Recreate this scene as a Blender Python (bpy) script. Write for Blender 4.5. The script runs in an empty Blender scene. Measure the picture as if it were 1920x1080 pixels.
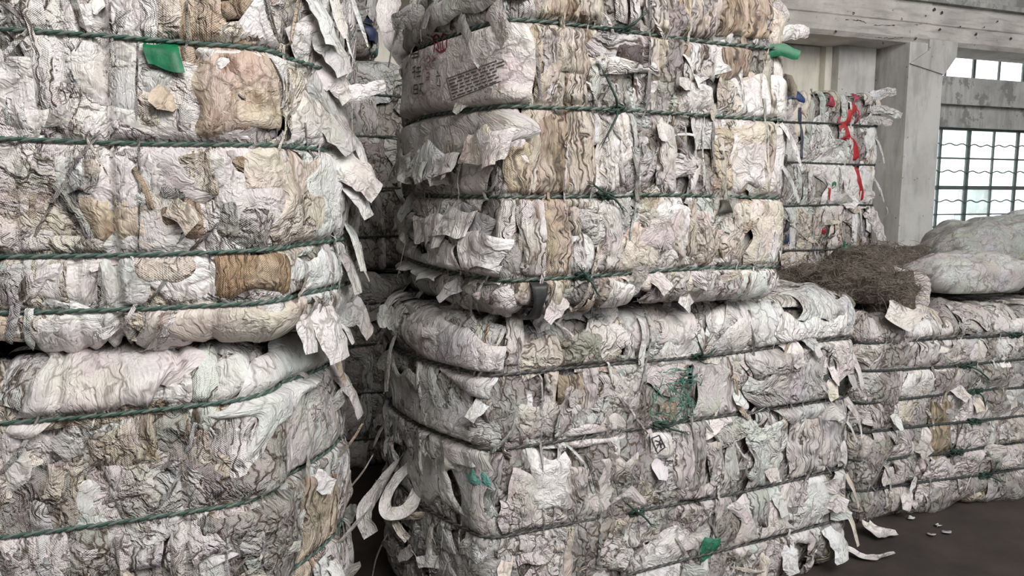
import bpy, math, random
import numpy as np

# ------------------------------------------------------------------ camera, sky, exposure
scn = bpy.context.scene
COL = scn.collection
PITCH = math.atan(170 / 1400)
CAMP = np.array([0.0, 0.0, 1.5])
cam_d = bpy.data.cameras.new('camera')
cam_d.sensor_width = 36
cam_d.lens = 1400 / 1920 * 36
cam_d.clip_start = 0.05
cam = bpy.data.objects.new('camera', cam_d)
COL.objects.link(cam)
cam.location = CAMP
cam.rotation_euler = (math.pi / 2 - PITCH, 0, 0)
scn.camera = cam

world = bpy.data.worlds.new('overcast_sky')
scn.world = world
world.use_nodes = True
bg = world.node_tree.nodes['Background']
bg.inputs[0].default_value = (0.93, 0.97, 1.0, 1)
bg.inputs[1].default_value = 2.8

scn.view_settings.view_transform = 'Standard'
scn.view_settings.look = 'None'
scn.view_settings.gamma = 1
scn.view_settings.exposure = 0.10
scn.view_settings.use_curve_mapping = False
scn.cycles.use_denoising = True
scn.cycles.max_bounces = 5
scn.cycles.diffuse_bounces = 3
scn.cycles.use_adaptive_sampling = True
scn.cycles.adaptive_threshold = 0.035
scn.cycles.transparent_max_bounces = 12
scn.cycles.caustics_reflective = False
scn.cycles.caustics_refractive = False

TH = math.radians(20)                     # the hall is turned 20 degrees to the view
UX = np.array([math.cos(TH), math.sin(TH), 0.0])
VX = np.array([-math.sin(TH), math.cos(TH), 0.0])

def hall(u, v, z=0.0):
    return UX * u + VX * v + np.array([0, 0, z])

def area_light(name, loc, target, sx, sy, watts, color):
    l = bpy.data.lights.new(name, 'AREA')
    l.shape = 'RECTANGLE'; l.size = sx; l.size_y = sy; l.energy = watts; l.color = color
    o = bpy.data.objects.new(name, l); COL.objects.link(o)
    o.location = loc
    from mathutils import Vector
    o.rotation_euler = (Vector(target) - Vector(loc)).to_track_quat('-Z', 'Y').to_euler()
    return o
# soft daylight from above, set as an unseen area lamp under the ceiling
area_light('unseen_overhead', (1.9, -1.0, 4.5), (0.35, 2.5, 1.6), 3.4, 2.2, 275, (1.0, 0.965, 0.93))
area_light('unseen_overhead', (5.4, 2.6, 5.0), (5.2, 4.9, 2.0), 2.4, 1.0, 75, (1.0, 0.985, 0.965))  # added fill lamp brightening the beam, column and back wall

# ------------------------------------------------------------------ projection helpers
FW = np.array([0, math.cos(PITCH), -math.sin(PITCH)])
UP = np.array([0, math.sin(PITCH), math.cos(PITCH)])
RT = np.array([1.0, 0, 0])

def project(P):
    d = P - CAMP
    w = d @ FW
    return 960 + 1400 * (d @ RT) / w, 540 - 1400 * (d @ UP) / w, w

def ray(x, y):
    return FW + (x - 960) / 1400 * RT - (y - 540) / 1400 * UP

def at_depth(x, y, Y):
    r = ray(x, y)
    return CAMP + r * (Y / r[1])

def on_v(x, y, v):
    """point seen at pixel (x, y) lying in the hall plane v"""
    r = ray(x, y)
    t = v / (r @ VX)
    P = CAMP + r * t
    return float(P @ UX), float(P[2])

# ------------------------------------------------------------------ noise
_pr = np.random.default_rng(11)
_perm = np.concatenate([_pr.permutation(256)] * 3)
_gx = np.cos(_pr.random(256) * 2 * np.pi)
_gy = np.sin(_pr.random(256) * 2 * np.pi)
_ga = _pr.random(256) * 2 * np.pi
_gx, _gy = np.cos(_ga), np.sin(_ga)

def pn(x, y):
    xi = np.floor(x).astype(int); yi = np.floor(y).astype(int)
    xf = x - xi; yf = y - yi
    xi &= 255; yi &= 255
    u = xf * xf * xf * (xf * (xf * 6 - 15) + 10)
    v = yf * yf * yf * (yf * (yf * 6 - 15) + 10)
    def g(ix, iy, fx, fy):
        h = _perm[_perm[ix & 255] + (iy & 255)]
        return _gx[h] * fx + _gy[h] * fy
    a = g(xi, yi, xf, yf); b = g(xi + 1, yi, xf - 1, yf)
    c = g(xi, yi + 1, xf, yf - 1); d = g(xi + 1, yi + 1, xf - 1, yf - 1)
    return (a + u * (b - a)) * (1 - v) + (c + u * (d - c)) * v      # about -0.7..0.7

def tri(x):
    return 2 * np.abs(x - np.floor(x + 0.5)) * 2 - 1                # -1..1 triangle wave

def worley(a, b, rg, cell, aniso, sets=1):
    """distance to the nearest of scattered points: straight sharp ridges like crushed sheet"""
    bb = b * aniso
    lo = (a.min() - cell, bb.min() - cell); hi = (a.max() + cell, bb.max() + cell)
    k = int(np.clip((hi[0] - lo[0]) * (hi[1] - lo[1]) / cell ** 2, 4, 260))
    px = rg.uniform(lo[0], hi[0], k); py = rg.uniform(lo[1], hi[1], k)
    d = np.full(a.shape, 9.0)
    for i in range(k):
        d = np.minimum(d, (a - px[i]) ** 2 + (bb - py[i]) ** 2)
    return np.sqrt(d) / cell

def crumple(a, b, rg, amp=0.012, aniso=0.5, smooth=False):
    """creased-sheet height field over metres a (across) and b (along)"""
    o = rg.random(8) * 200
    wa = a + 0.016 * pn(a * 11 + o[0], b * 11 + o[1])
    wb = b + 0.016 * pn(a * 11 + o[2], b * 11 + o[3])
    sg = 1 if rg.random() < 0.55 else -1
    if smooth:
        h = 0.9 * sg * (worley(wa, wb, rg, .12, aniso) - .5) + .5 * pn(wa * 7 + o[4], wb * 5 + o[5])
        h += .16 * (worley(wa, wb, rg, .035, .4) - .5)
        nf = 1
    else:
        h = 0.8 * sg * (worley(wa, wb, rg, .075, aniso) - .5)
        h += .55 * (worley(wa, wb, rg, .032, aniso) - .5)
        nf = 2
    for k in range(nf):
        th = rg.normal(0, 0.5)
        lam = rg.uniform(0.03, 0.08) * (1.5 if smooth else 1)
        d = wa * math.cos(th) + wb * math.sin(th) + 0.012 * pn(wa * 20 + o[6] + k, wb * 7 + o[7])
        m = np.clip(0.3 + 2.2 * pn(wa * 6 + o[1] + k * 7, wb * 5 + o[2]), 0, 1)
        h += 0.24 * m * tri(d / lam + rg.random())
    return h * amp

# ------------------------------------------------------------------ mesh helpers
def new_obj(name, me, mat=None, parent=None, color=None):
    o = bpy.data.objects.new(name, me)
    COL.objects.link(o)
    if mat is not None and me is not None and len(me.materials) == 0:
        me.materials.append(mat)
    if parent is not None:
        o.parent = parent
        o.matrix_parent_inverse = PINV[parent.name] if parent.name in PINV else parent.matrix_world.inverted()
    if color is not None:
        o.color = color
    return o
PINV = {}

def raw_mesh(name, V, F, uv=None, smooth=True, midx=None):
    """V (n,3); F (m,k) equal sized faces; uv per vertex"""
    me = bpy.data.meshes.new(name)
    V = np.asarray(V, dtype=np.float32); F = np.asarray(F, dtype=np.int32)
    m, k = F.shape
    me.vertices.add(len(V)); me.vertices.foreach_set('co', V.ravel())
    me.loops.add(m * k); me.loops.foreach_set('vertex_index', F.ravel())
    me.polygons.add(m)
    me.polygons.foreach_set('loop_start', np.arange(0, m * k, k, dtype=np.int32))
    if uv is not None:
        l = me.uv_layers.new(name='UVMap')
        l.data.foreach_set('uv', np.asarray(uv, dtype=np.float32)[F.ravel()].ravel())
    me.polygons.foreach_set('use_smooth', np.full(m, smooth, dtype=bool))
    if midx is not None:
        me.polygons.foreach_set('material_index', np.asarray(midx, dtype=np.int32))
    me.update(calc_edges=True)
    return me

def grid_faces(n, m, wrap=False):
    """faces of an n x m vertex grid (row major); wrap closes the m direction"""
    i = np.arange(n - 1)[:, None]
    j = np.arange(m if wrap else m - 1)[None, :]
    j2 = (j + 1) % m
    return np.stack([i * m + j, i * m + j2, (i + 1) * m + j2, (i + 1) * m + j], -1).reshape(-1, 4)

def tube(pts, rad, sides=6):
    """verts, faces of a tube along pts with radius (scalar or per point)"""
    pts = np.asarray(pts, float)
    n = len(pts)
    t = np.gradient(pts, axis=0)
    t /= np.linalg.norm(t, axis=1)[:, None] + 1e-9
    ref = np.array([0, 0, 1.0])
    if abs(t[:, 2]).mean() > 0.8:
        ref = np.array([1.0, 0.3, 0])
    a = np.cross(t, ref); a /= np.linalg.norm(a, axis=1)[:, None] + 1e-9
    b = np.cross(t, a)
    th = np.arange(sides) / sides * 2 * np.pi
    rad = np.broadcast_to(np.asarray(rad, float), (n,))
    V = pts[:, None] + rad[:, None, None] * (np.cos(th)[None, :, None] * a[:, None] + np.sin(th)[None, :, None] * b[:, None])
    return V.reshape(-1, 3), grid_faces(n, sides, True)

def merge(parts):
    Vs, Fs, o = [], [], 0
    for V, F in parts:
        Vs.append(V); Fs.append(F + o); o += len(V)
    return np.concatenate(Vs), np.concatenate(Fs)

def spline(P, n=40):
    """Catmull-Rom through control points"""
    P = np.asarray(P, float)
    P = np.vstack([2 * P[0] - P[1], P, 2 * P[-1] - P[-2]])
    k = len(P) - 3
    t = np.linspace(0, k - 1e-6, n)
    i = t.astype(int); f = (t - i)[:, None]
    p0, p1, p2, p3 = P[i], P[i + 1], P[i + 2], P[i + 3]
    return 0.5 * (2 * p1 + (p2 - p0) * f + (2 * p0 - 5 * p1 + 4 * p2 - p3) * f ** 2 + (3 * p1 - p0 - 3 * p2 + p3) * f ** 3)

BOXF = np.array([[0, 1, 3, 2], [4, 6, 7, 5], [0, 2, 6, 4], [1, 5, 7, 3], [0, 4, 5, 1], [2, 3, 7, 6]])

def box_vf(u0, u1, v0, v1, z0, z1):
    V = np.array([hall(u, v, z) for u in (u0, u1) for v in (v0, v1) for z in (z0, z1)])
    return V, BOXF[:, ::-1]

def tag(o, label, cat, group=None, kind=None):
    o['label'] = label; o['category'] = cat
    if group: o['group'] = group
    if kind: o['kind'] = kind
    return o

def empty(name, loc):
    o = bpy.data.objects.new(name, None)
    COL.objects.link(o)
    o.location = loc
    o.empty_display_size = 0.1
    from mathutils import Matrix, Vector
    PINV[o.name] = Matrix.Translation(-Vector(loc))
    return o

# ------------------------------------------------------------------ materials
class NT:
    dim = '3D'
    def __init__(s, name):
        s.m = bpy.data.materials.new(name); s.m.use_nodes = True
        s.t = s.m.node_tree; s.n = s.t.nodes
        s.b = s.n['Principled BSDF']
    def new(s, typ, **kw):
        x = s.n.new(typ)
        for k, v in kw.items(): setattr(x, k, v)
        return x
    def link(s, a, b): s.t.links.new(a, b)
    def put(s, v, sock):
        if isinstance(v, (int, float)): sock.default_value = v
        elif isinstance(v, tuple): sock.default_value = v if len(v) == len(sock.default_value) else (*v, 1)
        else: s.link(v, sock)
    def math(s, op, a, b=0.0, clamp=False):
        x = s.new('ShaderNodeMath', operation=op, use_clamp=clamp); s.put(a, x.inputs[0]); s.put(b, x.inputs[1])
        return x.outputs[0]
    def vmath(s, op, a, b):
        x = s.new('ShaderNodeVectorMath', operation=op); s.put(a, x.inputs[0]); s.put(b, x.inputs[1])
        return x.outputs[0]
    def noise(s, vec, scale, detail=3, rough=.55, dist=0):
        x = s.new('ShaderNodeTexNoise', noise_dimensions=s.dim); s.link(vec, x.inputs['Vector'])
        x.inputs['Scale'].default_value = scale; x.inputs['Detail'].default_value = detail
        x.inputs['Roughness'].default_value = rough; x.inputs['Distortion'].default_value = dist
        return x
    def ramp(s, f, lo, hi, a=0.0, b=1.0):
        x = s.new('ShaderNodeMapRange', interpolation_type='SMOOTHSTEP'); s.put(f, x.inputs[0])
        s.put(lo, x.inputs[1]); s.put(hi, x.inputs[2]); s.put(a, x.inputs[3]); s.put(b, x.inputs[4])
        return x.outputs[0]
    def mix(s, f, a, b, mode='MIX'):
        x = s.new('ShaderNodeMix', data_type='RGBA', blend_type=mode)
        s.put(f, x.inputs[0]); s.put(a, x.inputs[6]); s.put(b, x.inputs[7])
        return x.outputs[2]
    def bump(s, h, strength, dist, normal=None):
        x = s.new('ShaderNodeBump'); s.put(h, x.inputs['Height'])
        x.inputs['Strength'].default_value = strength; x.inputs['Distance'].default_value = dist
        if normal is not None: s.link(normal, x.inputs['Normal'])
        return x.outputs[0]

def bag_material(name, rough=.5, crease=1.0, weave=1.0, pleat=.55, relief=1.0, mesh=0.0, cells=1.0):
    """woven plastic sack cloth; tint from the object colour, staining from its alpha"""
    N = NT(name); N.dim = '2D'
    oi = N.new('ShaderNodeObjectInfo'); uv = N.new('ShaderNodeUVMap')
    cx = N.new('ShaderNodeCombineXYZ')
    N.link(N.math('MULTIPLY', oi.outputs['Random'], 93.0), cx.inputs[0])
    N.link(N.math('MULTIPLY', oi.outputs['Random'], 41.0), cx.inputs[1])
    N.link(N.math('MULTIPLY', oi.outputs['Random'], 17.0), cx.inputs[2])
    p = N.vmath('ADD', uv.outputs[0], cx.outputs[0])
    pl = N.vmath('MULTIPLY', p, (1.0, .3 + .5 * min(1, pleat / .55), 1.0))
    warp = N.noise(p, 12, 3)
    pw = N.vmath('ADD', pl, N.vmath('MULTIPLY', N.vmath('SUBTRACT', warp.outputs['Color'], (.5, .5, .5)), (.075, .075, 0)))
    # creases: straight cell edges at two sizes, long pleats, fine ridges
    def edges(vec, scale):
        v = N.new('ShaderNodeTexVoronoi', feature='DISTANCE_TO_EDGE', voronoi_dimensions='2D'); N.link(vec, v.inputs['Vector']); v.inputs['Scale'].default_value = scale
        return v.outputs[0]
    pp = N.vmath('MULTIPLY', pw, (1.0, pleat, 1.0))
    e1 = edges(pw, 11 * cells); e2 = edges(pp, 27 * cells)
    n3 = N.noise(pp, 62, 2).outputs[0]; n2 = N.noise(N.vmath('MULTIPLY', pw, (1, .75 if pleat > .3 else .3, 1)), 26, 2).outputs[0]
    r2 = N.math('ABSOLUTE', N.math('SUBTRACT', n2, .5)); r3 = N.math('ABSOLUTE', N.math('SUBTRACT', n3, .5))
    sgn = N.ramp(N.noise(N.vmath('ADD', p, (9, 4, 0)), 6, 2).outputs[0], .38, .62, -1, 1)
    h1 = N.math('MULTIPLY', N.math('MINIMUM', e1, .3), N.math('MULTIPLY', sgn, 2.6)); h2 = N.math('MULTIPLY', N.math('MINIMUM', e2, .3), N.math('MULTIPLY', sgn, 2.2))
    gate = N.ramp(N.noise(p, 7, 2).outputs[0], .36, .56)
    gat2 = N.ramp(N.noise(N.vmath('ADD', p, (5, 2, 1)), 11, 3).outputs[0], .47, .62)
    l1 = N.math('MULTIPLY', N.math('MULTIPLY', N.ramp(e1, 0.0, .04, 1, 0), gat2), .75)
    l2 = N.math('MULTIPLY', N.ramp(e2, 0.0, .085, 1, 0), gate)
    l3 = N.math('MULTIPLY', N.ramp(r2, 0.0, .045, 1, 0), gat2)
    # weave threads
    sx = N.new('ShaderNodeSeparateXYZ'); N.link(p, sx.inputs[0])
    wx = N.math('SINE', N.math('MULTIPLY', sx.outputs[0], 2 * math.pi / .0052))
    wy = N.math('SINE', N.math('MULTIPLY', sx.outputs[1], 2 * math.pi / .0046))
    wv = N.math('MULTIPLY', wx, wy)
    fib = N.noise(N.vmath('MULTIPLY', p, (1, .06, 1)), 260, 2).outputs[0]
    # colour
    base = oi.outputs['Color']
    n5 = N.noise(p, 5, 4, .6).outputs[0]
    c = N.mix(N.ramp(n5, .3, .7), base, N.mix(1.0, base, (.80, .77, .75, 1), 'MULTIPLY'))
    st = N.noise(N.vmath('ADD', N.vmath('MULTIPLY', pw, (1, .8, 1)), (7.7, 3.1, 0)), 8, 5, .68).outputs[0]
    stf = N.noise(N.vmath('MULTIPLY', p, (1, .22, 1)), 55, 3, .6).outputs[0]
    st = N.math('ADD', st, N.math('MULTIPLY', N.math('SUBTRACT', stf, .5), .35))
    lo = N.math('SUBTRACT', .70, N.math('MULTIPLY', oi.outputs['Alpha'], .30))
    s1 = N.ramp(st, lo, N.math('ADD', lo, .20))
    c = N.mix(N.math('MULTIPLY', s1, .72), c, N.mix(N.ramp(N.math('ADD', N.math('MULTIPLY', stf, .6), N.math('MULTIPLY', N.noise(p, 17, 3).outputs[0], .4)), .38, .62), (.60, .49, .36, 1), (.21, .125, .07, 1)))
    dots = N.math('MULTIPLY', N.ramp(wv, .15, .5), N.ramp(st, N.math('SUBTRACT', lo, .06), N.math('ADD', lo, .1)))
    if mesh: dots = N.math('MULTIPLY', N.ramp(wv, .0, .35), N.ramp(n5, .35, .55))
    c = N.mix(N.math('MULTIPLY', dots, mesh or .55 * weave), c, (.13, .085, .055, 1))
    c = N.mix(N.math('MULTIPLY', N.ramp(fib, .58, .75), .28), c, (.30, .25, .21, 1))
    hue = N.noise(N.vmath('ADD', p, (1.3, 8.1, 0)), 8, 2)
    c = N.mix(.16, c, N.mix(1.0, c, N.mix(.8, (.75, .75, .75, 1), hue.outputs['Color']), 'OVERLAY'))
    fold_shade = N.math('MULTIPLY', N.math('MAXIMUM', N.math('MAXIMUM', l1, l2), l3), .95 * crease, clamp=True)  # shade of the folds painted as dark lines along the creases
    c = N.mix(fold_shade, c, (.105, .08, .062, 1))
    N.link(c, N.b.inputs['Base Color'])
    N.b.inputs['Roughness'].default_value = rough
    N.b.inputs['Specular IOR Level'].default_value = .35
    hgt = N.math('ADD', N.math('MULTIPLY', h1, .22), N.math('ADD', N.math('MULTIPLY', h2, N.math('ADD', .08, N.math('MULTIPLY', gate, .22))), N.math('MULTIPLY', r3, .42)))
    hgt = N.math('ADD', hgt, N.math('MULTIPLY', r2, .38))
    hgt = N.math('ADD', hgt, N.math('ADD', N.math('MULTIPLY', fib, .07), N.math('MULTIPLY', wv, .012 * weave)))
    N.link(N.bump(hgt, 1.0, .046 * relief), N.b.inputs['Normal'])
    return N.m

def plain_material(name, color, rough=.6, nscale=20, var=.25, bump=0.0, metal=0.0, coord='Object'):
    N = NT(name)
    tc = N.new('ShaderNodeTexCoord')
    n = N.noise(tc.outputs[coord], nscale, 4)
    dk = tuple(c * (1 - var) for c in color)
    N.link(N.mix(n.outputs[0], (*color, 1), (*dk, 1)), N.b.inputs['Base Color'])
    N.b.inputs['Roughness'].default_value = rough; N.b.inputs['Metallic'].default_value = metal
    if bump: N.link(N.bump(n.outputs[0], bump, .01), N.b.inputs['Normal'])
    return N.m

def tinted_material(name, rough=.5, var=.3, nscale=40):
    N = NT(name)
    oi = N.new('ShaderNodeObjectInfo'); tc = N.new('ShaderNodeTexCoord')
    n = N.noise(tc.outputs['Object'], nscale, 3)
    c = oi.outputs['Color']
    N.link(N.mix(N.ramp(n.outputs[0], .35, .65), c, N.mix(1.0, c, (1 - var, 1 - var, 1 - var, 1), 'MULTIPLY')), N.b.inputs['Base Color'])
    N.b.inputs['Roughness'].default_value = rough
    N.link(N.bump(n.outputs[0], .5, .004), N.b.inputs['Normal'])
    return N.m

def concrete_material(name, base, dark, streak=(1, 1, 6), peel=0.0, pits=True):
    N = NT(name)
    tc = N.new('ShaderNodeTexCoord'); ob = tc.outputs['Object']
    rot = N.new('ShaderNodeMapping'); rot.inputs['Rotation'].default_value = (0, 0, -TH); N.link(ob, rot.inputs[0])
    p = rot.outputs[0]
    a = N.noise(p, 2.2, 6, .65).outputs[0]
    b = N.noise(N.vmath('MULTIPLY', p, streak), 4, 5, .6).outputs[0]
    c = N.mix(N.ramp(a, .35, .68), (*base, 1), (*dark, 1))
    c = N.mix(N.math('MULTIPLY', N.ramp(b, .45, .7), .6), c, tuple(x * .62 for x in dark))
    if peel:
        pe = N.ramp(N.noise(N.vmath('ADD', p, (3, 9, 1)), 3.2, 6, .7).outputs[0], .52, .56)
        c = N.mix(N.math('MULTIPLY', pe, peel), c, (.20, .195, .19, 1))
    fine = N.noise(p, 60, 3).outputs[0]
    h = N.math('ADD', N.math('MULTIPLY', a, .6), N.math('ADD', N.math('MULTIPLY', b, .5), N.math('MULTIPLY', fine, .25)))
    if pits:
        vo = N.new('ShaderNodeTexVoronoi'); N.link(p, vo.inputs['Vector']); vo.inputs['Scale'].default_value = 15
        pit = N.ramp(vo.outputs['Distance'], .05, .13, 1, 0)
        gate = N.ramp(N.noise(p, 5, 2).outputs[0], .45, .56)
        pit = N.math('MULTIPLY', pit, gate)
        c = N.mix(N.math('MULTIPLY', pit, .7), c, (.10, .095, .09, 1))
        h = N.math('SUBTRACT', h, pit)
    N.link(c, N.b.inputs['Base Color'])
    N.b.inputs['Roughness'].default_value = .9
    N.link(N.bump(h, .5, .012), N.b.inputs['Normal'])
    return N.m

def glass_material():
    N = NT('dusty_window_glass')
    oi = N.new('ShaderNodeObjectInfo'); tc = N.new('ShaderNodeTexCoord')
    tr = N.new('ShaderNodeBsdfTransparent'); N.link(oi.outputs['Color'], tr.inputs[0])
    gl = N.new('ShaderNodeBsdfGlossy'); gl.inputs['Roughness'].default_value = .1
    tl = N.new('ShaderNodeBsdfTranslucent'); tl.inputs[0].default_value = (.85, .9, .9, 1)
    m1 = N.new('ShaderNodeMixShader'); m2 = N.new('ShaderNodeMixShader')
    dust = N.ramp(N.noise(tc.outputs['Object'], 3, 4).outputs[0], .3, .75, .04, .22)
    N.link(dust, m1.inputs[0]); N.link(tr.outputs[0], m1.inputs[1]); N.link(tl.outputs[0], m1.inputs[2])
    m2.inputs[0].default_value = .04; N.link(m1.outputs[0], m2.inputs[1]); N.link(gl.outputs[0], m2.inputs[2])
    N.link(m2.outputs[0], N.n['Material Output'].inputs['Surface'])
    return N.m

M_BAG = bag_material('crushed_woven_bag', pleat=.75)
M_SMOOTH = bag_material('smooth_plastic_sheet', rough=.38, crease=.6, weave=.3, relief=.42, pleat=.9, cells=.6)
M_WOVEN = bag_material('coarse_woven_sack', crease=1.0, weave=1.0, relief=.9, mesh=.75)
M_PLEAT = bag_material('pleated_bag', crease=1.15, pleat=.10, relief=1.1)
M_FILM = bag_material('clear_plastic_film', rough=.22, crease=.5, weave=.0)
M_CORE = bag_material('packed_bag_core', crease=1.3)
M_ROPE_G = plain_material('green_rope_strand', (.055, .125, .095), .6, 90, .6)
M_ROPE_W = plain_material('pale_rope_strand', (.20, .25, .22), .6, 90, .7)
M_ROPE_D = plain_material('dark_rope_strand', (.045, .055, .05), .6, 90, .5)
M_TINT = tinted_material('dyed_plastic_scrap')
M_INK = tinted_material('printed_ink', .6, .45, 140)
M_CONC = concrete_material('bare_concrete', (.66, .625, .585), (.47, .44, .41), (1, 1, 7))
M_CONC_V = concrete_material('column_concrete', (.64, .625, .60), (.50, .485, .465), (3, 3, .6))
M_CREAM = concrete_material('cream_plaster', (.82, .78, .69), (.72, .68, .59), (3, 3, .5), pits=False)
M_LINTEL = concrete_material('peeling_lintel_plaster', (.52, .51, .49), (.33, .33, .325), (5, 5, .5), peel=.75, pits=False)
M_FLOOR = concrete_material('dark_dirt_floor', (.048, .036, .031), (.028, .021, .019), (1, 1, 1), pits=False)
M_LOWBOUNCE = concrete_material('low_bounce_concrete', (.26, .25, .235), (.18, .17, .16), (1, 1, 3), pits=False)  # unseen ceiling and walls darkened to cut the bounced light
M_GROUND = concrete_material('outdoor_yard', (.75, .75, .73), (.66, .66, .65), (1, 1, 1), pits=False)
M_STEEL = plain_material('weathered_window_steel', (.16, .19, .18), .55, 25, .4)
M_GLASS = glass_material()

# palette: linear tints
PAL = dict(white=(.80, .775, .76), pink=(.74, .69, .675), cool=(.72, .73, .72), mint=(.69, .72, .675),
           cream=(.72, .65, .57), tan=(.62, .525, .42), brown=(.44, .35, .26), grey=(.58, .565, .55),
           dgrey=(.30, .29, .28), lilac=(.69, .66, .68), slate=(.46, .46, .455))

# ------------------------------------------------------------------ the bale surface
class Bale:
    def __init__(s, label, c1, c2, depth, z0, z1, ropes, seed, r=.11, R=.09, bulge=(.05, .02, .05, .03), group=None,
                 pinch=.007, grooves=(), rope_mat=None, name='bag_bale'):
        s.rg = np.random.default_rng(seed); s.seed = seed
        c1 = np.array(c1, float); c2 = np.array(c2, float)
        u = c2 - c1; L = np.linalg.norm(u); u /= L; v = np.array([-u[1], u[0]])
        s.z0, s.z1, s.R, s.ropes, s.pinch = z0, z1, R, np.array(ropes), pinch
        D = depth
        pts, side = [], []
        def arc(cx, cy, a0, a1):
            for a in np.linspace(a0, a1, 14)[1:-1]:
                pts.append((cx + r * math.cos(a), cy + r * math.sin(a)))
        def seg(p, q, bl, k):
            p = np.array(p); q = np.array(q); d = q - p; d = d / np.linalg.norm(d); n = np.array([d[1], -d[0]])
            side.append(len(pts))
            for t in np.linspace(0, 1, 40):
                pts.append(tuple(p + (q - p) * t + n * bl * (1 - (2 * t - 1) ** 2)))
        pi = math.pi
        seg((0, D - r), (0, r), bulge[0], 0); arc(r, r, pi, 1.5 * pi)
        seg((r, 0), (L - r, 0), bulge[1], 1); arc(L - r, r, 1.5 * pi, 2 * pi)
        seg((L, r), (L, D - r), bulge[2], 2); arc(L - r, D - r, 0, .5 * pi)
        seg((L - r, D), (r, D), bulge[3], 3); arc(r, D - r, .5 * pi, pi)
        P = np.array(pts)
        W = c1[None] + P[:, :1] * u[None] + P[:, 1:] * v[None]
        W = np.vstack([W, W[:1]])
        sl = np.concatenate([[0], np.cumsum(np.linalg.norm(np.diff(W, axis=0), axis=1))])
        s.S = sl[-1]
        n_u = 480
        ss = np.linspace(0, s.S, n_u + 1)
        X = np.interp(ss, sl, W[:, 0]); Y = np.interp(ss, sl, W[:, 1])
        # normals smoothed
        tx = np.roll(X[:-1], -3) - np.roll(X[:-1], 3); ty = np.roll(Y[:-1], -3) - np.roll(Y[:-1], 3)
        nn = np.stack([ty, -tx], -1)
        for _ in range(4): nn = nn + np.roll(nn, 1, 0) + np.roll(nn, -1, 0)
        nn /= np.linalg.norm(nn, axis=1)[:, None]
        s.ss = ss; s.X = X; s.Y = Y; s.NX = np.append(nn[:, 0], nn[0, 0]); s.NY = np.append(nn[:, 1], nn[0, 1])
        s.side = [sl[i] for i in side] + [s.S]
        s.ctr = c1 + u * L / 2 + v * D / 2
        s.hd = min(L, D) / 2
        s.aR = R * pi / 2
        s.hv = (z1 - z0 - 2 * R)
        s.Hs = 2 * s.aR + s.hv                 # meridian length up to the top rim
        s.Ht = s.Hs + s.hd * .96               # ... and on to the middle of the top
        s.grooves = [(s.side[g[0]] + g[1], g[2]) for g in grooves]
        s.no = s.rg.random(4) * 90
        s.root = empty(name, (s.ctr[0], s.ctr[1], z0))
        tag(s.root, label, 'bale', group)
        s.rope_mat = rope_mat
        s._table()
    def h_of_z(s, z): return s.aR + (z - s.z0 - s.R)
    def z_rope(s, i, sp):
        return s.ropes[i] + .014 * pn(sp * 1.3 + i * 7.3 + s.no[0], sp * 0 + i * 3.1 + s.no[1]) * 1.4
    def surf(s, sp, h, off, clamp=True):
        sp = np.asarray(sp, float); h = np.clip(np.asarray(h, float), 0, s.Ht)
        sm = np.mod(sp, s.S)
        x = np.interp(sm, s.ss, s.X); y = np.interp(sm, s.ss, s.Y)
        nx = np.interp(sm, s.ss, s.NX); ny = np.interp(sm, s.ss, s.NY)
        R = s.R
        a0 = np.clip(h / R, 0, math.pi / 2)                      # bottom arc
        a1 = np.clip((h - s.aR - s.hv) / R, 0, math.pi / 2)      # top arc
        vert = np.clip(h - s.aR, 0, s.hv)
        z = s.z0 + R * (1 - np.cos(a0)) + vert + R * np.sin(a1)
        inset = R * (1 - np.sin(a0)) + R * (1 - np.cos(a1))
        top = np.clip(h - s.Hs, 0, None)
        el = np.where(h < s.aR, a0 - math.pi / 2, a1)            # normal elevation
        # local shape: pinch at ropes, bulge between, lumps
        lump = .028 * pn(sm * 2.6 + s.no[0], h * 2.6 + s.no[1]) + .014 * pn(sm * 6 + s.no[2], h * 6 + s.no[3])
        off = np.asarray(off, float) + lump
        dz = np.full(np.shape(h), 9.0)
        for i in range(len(s.ropes)):
            zr = s.z_rope(i, sm)
            dz = np.minimum(dz, np.abs(z - zr))
        dz = np.where(top > 0, 9.0, dz)
        rp = np.exp(-(dz / .03) ** 2)
        for gs, gd in s.grooves:
            d = np.abs(sm - gs - .012 * pn(h * 5 + gs * 9, h * 0 + 2.2))
            off = off - gd * np.exp(-(d / .010) ** 2)
        if clamp:
            lim = lump * 0 + 3.0 * np.maximum(0, dz - .008)
            off = np.where(dz < .12, np.minimum(off, lim), off)
        off = off - s.pinch * rp
        k = np.clip(1 - (inset + top) / s.hd * 1.0, .02, 1) if False else None
        # inset along the normal for the rounding, toward the middle on top
        px = x - nx * inset; py = y - ny * inset
        f = np.clip(1 - top / s.hd, .03, 1)
        px = s.ctr[0] + (px - s.ctr[0]) * f; py = s.ctr[1] + (py - s.ctr[1]) * f
        ce, se = np.cos(el), np.sin(el)
        return np.stack([px + nx * ce * off, py + ny * ce * off, z + se * off], -1)
    def _table(s):
        sp = np.linspace(0, s.S, 420); h = np.linspace(0, s.Hs + .3, 150)
        A, B = np.meshgrid(sp, h, indexing='ij')
        P = s.surf(A, B, A * 0, clamp=False)
        Q = s.surf(A, B, A * 0 + .01, clamp=False)
        s.tA, s.tB = A, B
        s.tx, s.ty, s.td = project(P)
        s.tf = ((Q - P) * (CAMP - P)).sum(-1) > 0
        s.tx = np.where(s.tf & (s.td > .1), s.tx, 1e6)
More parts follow.
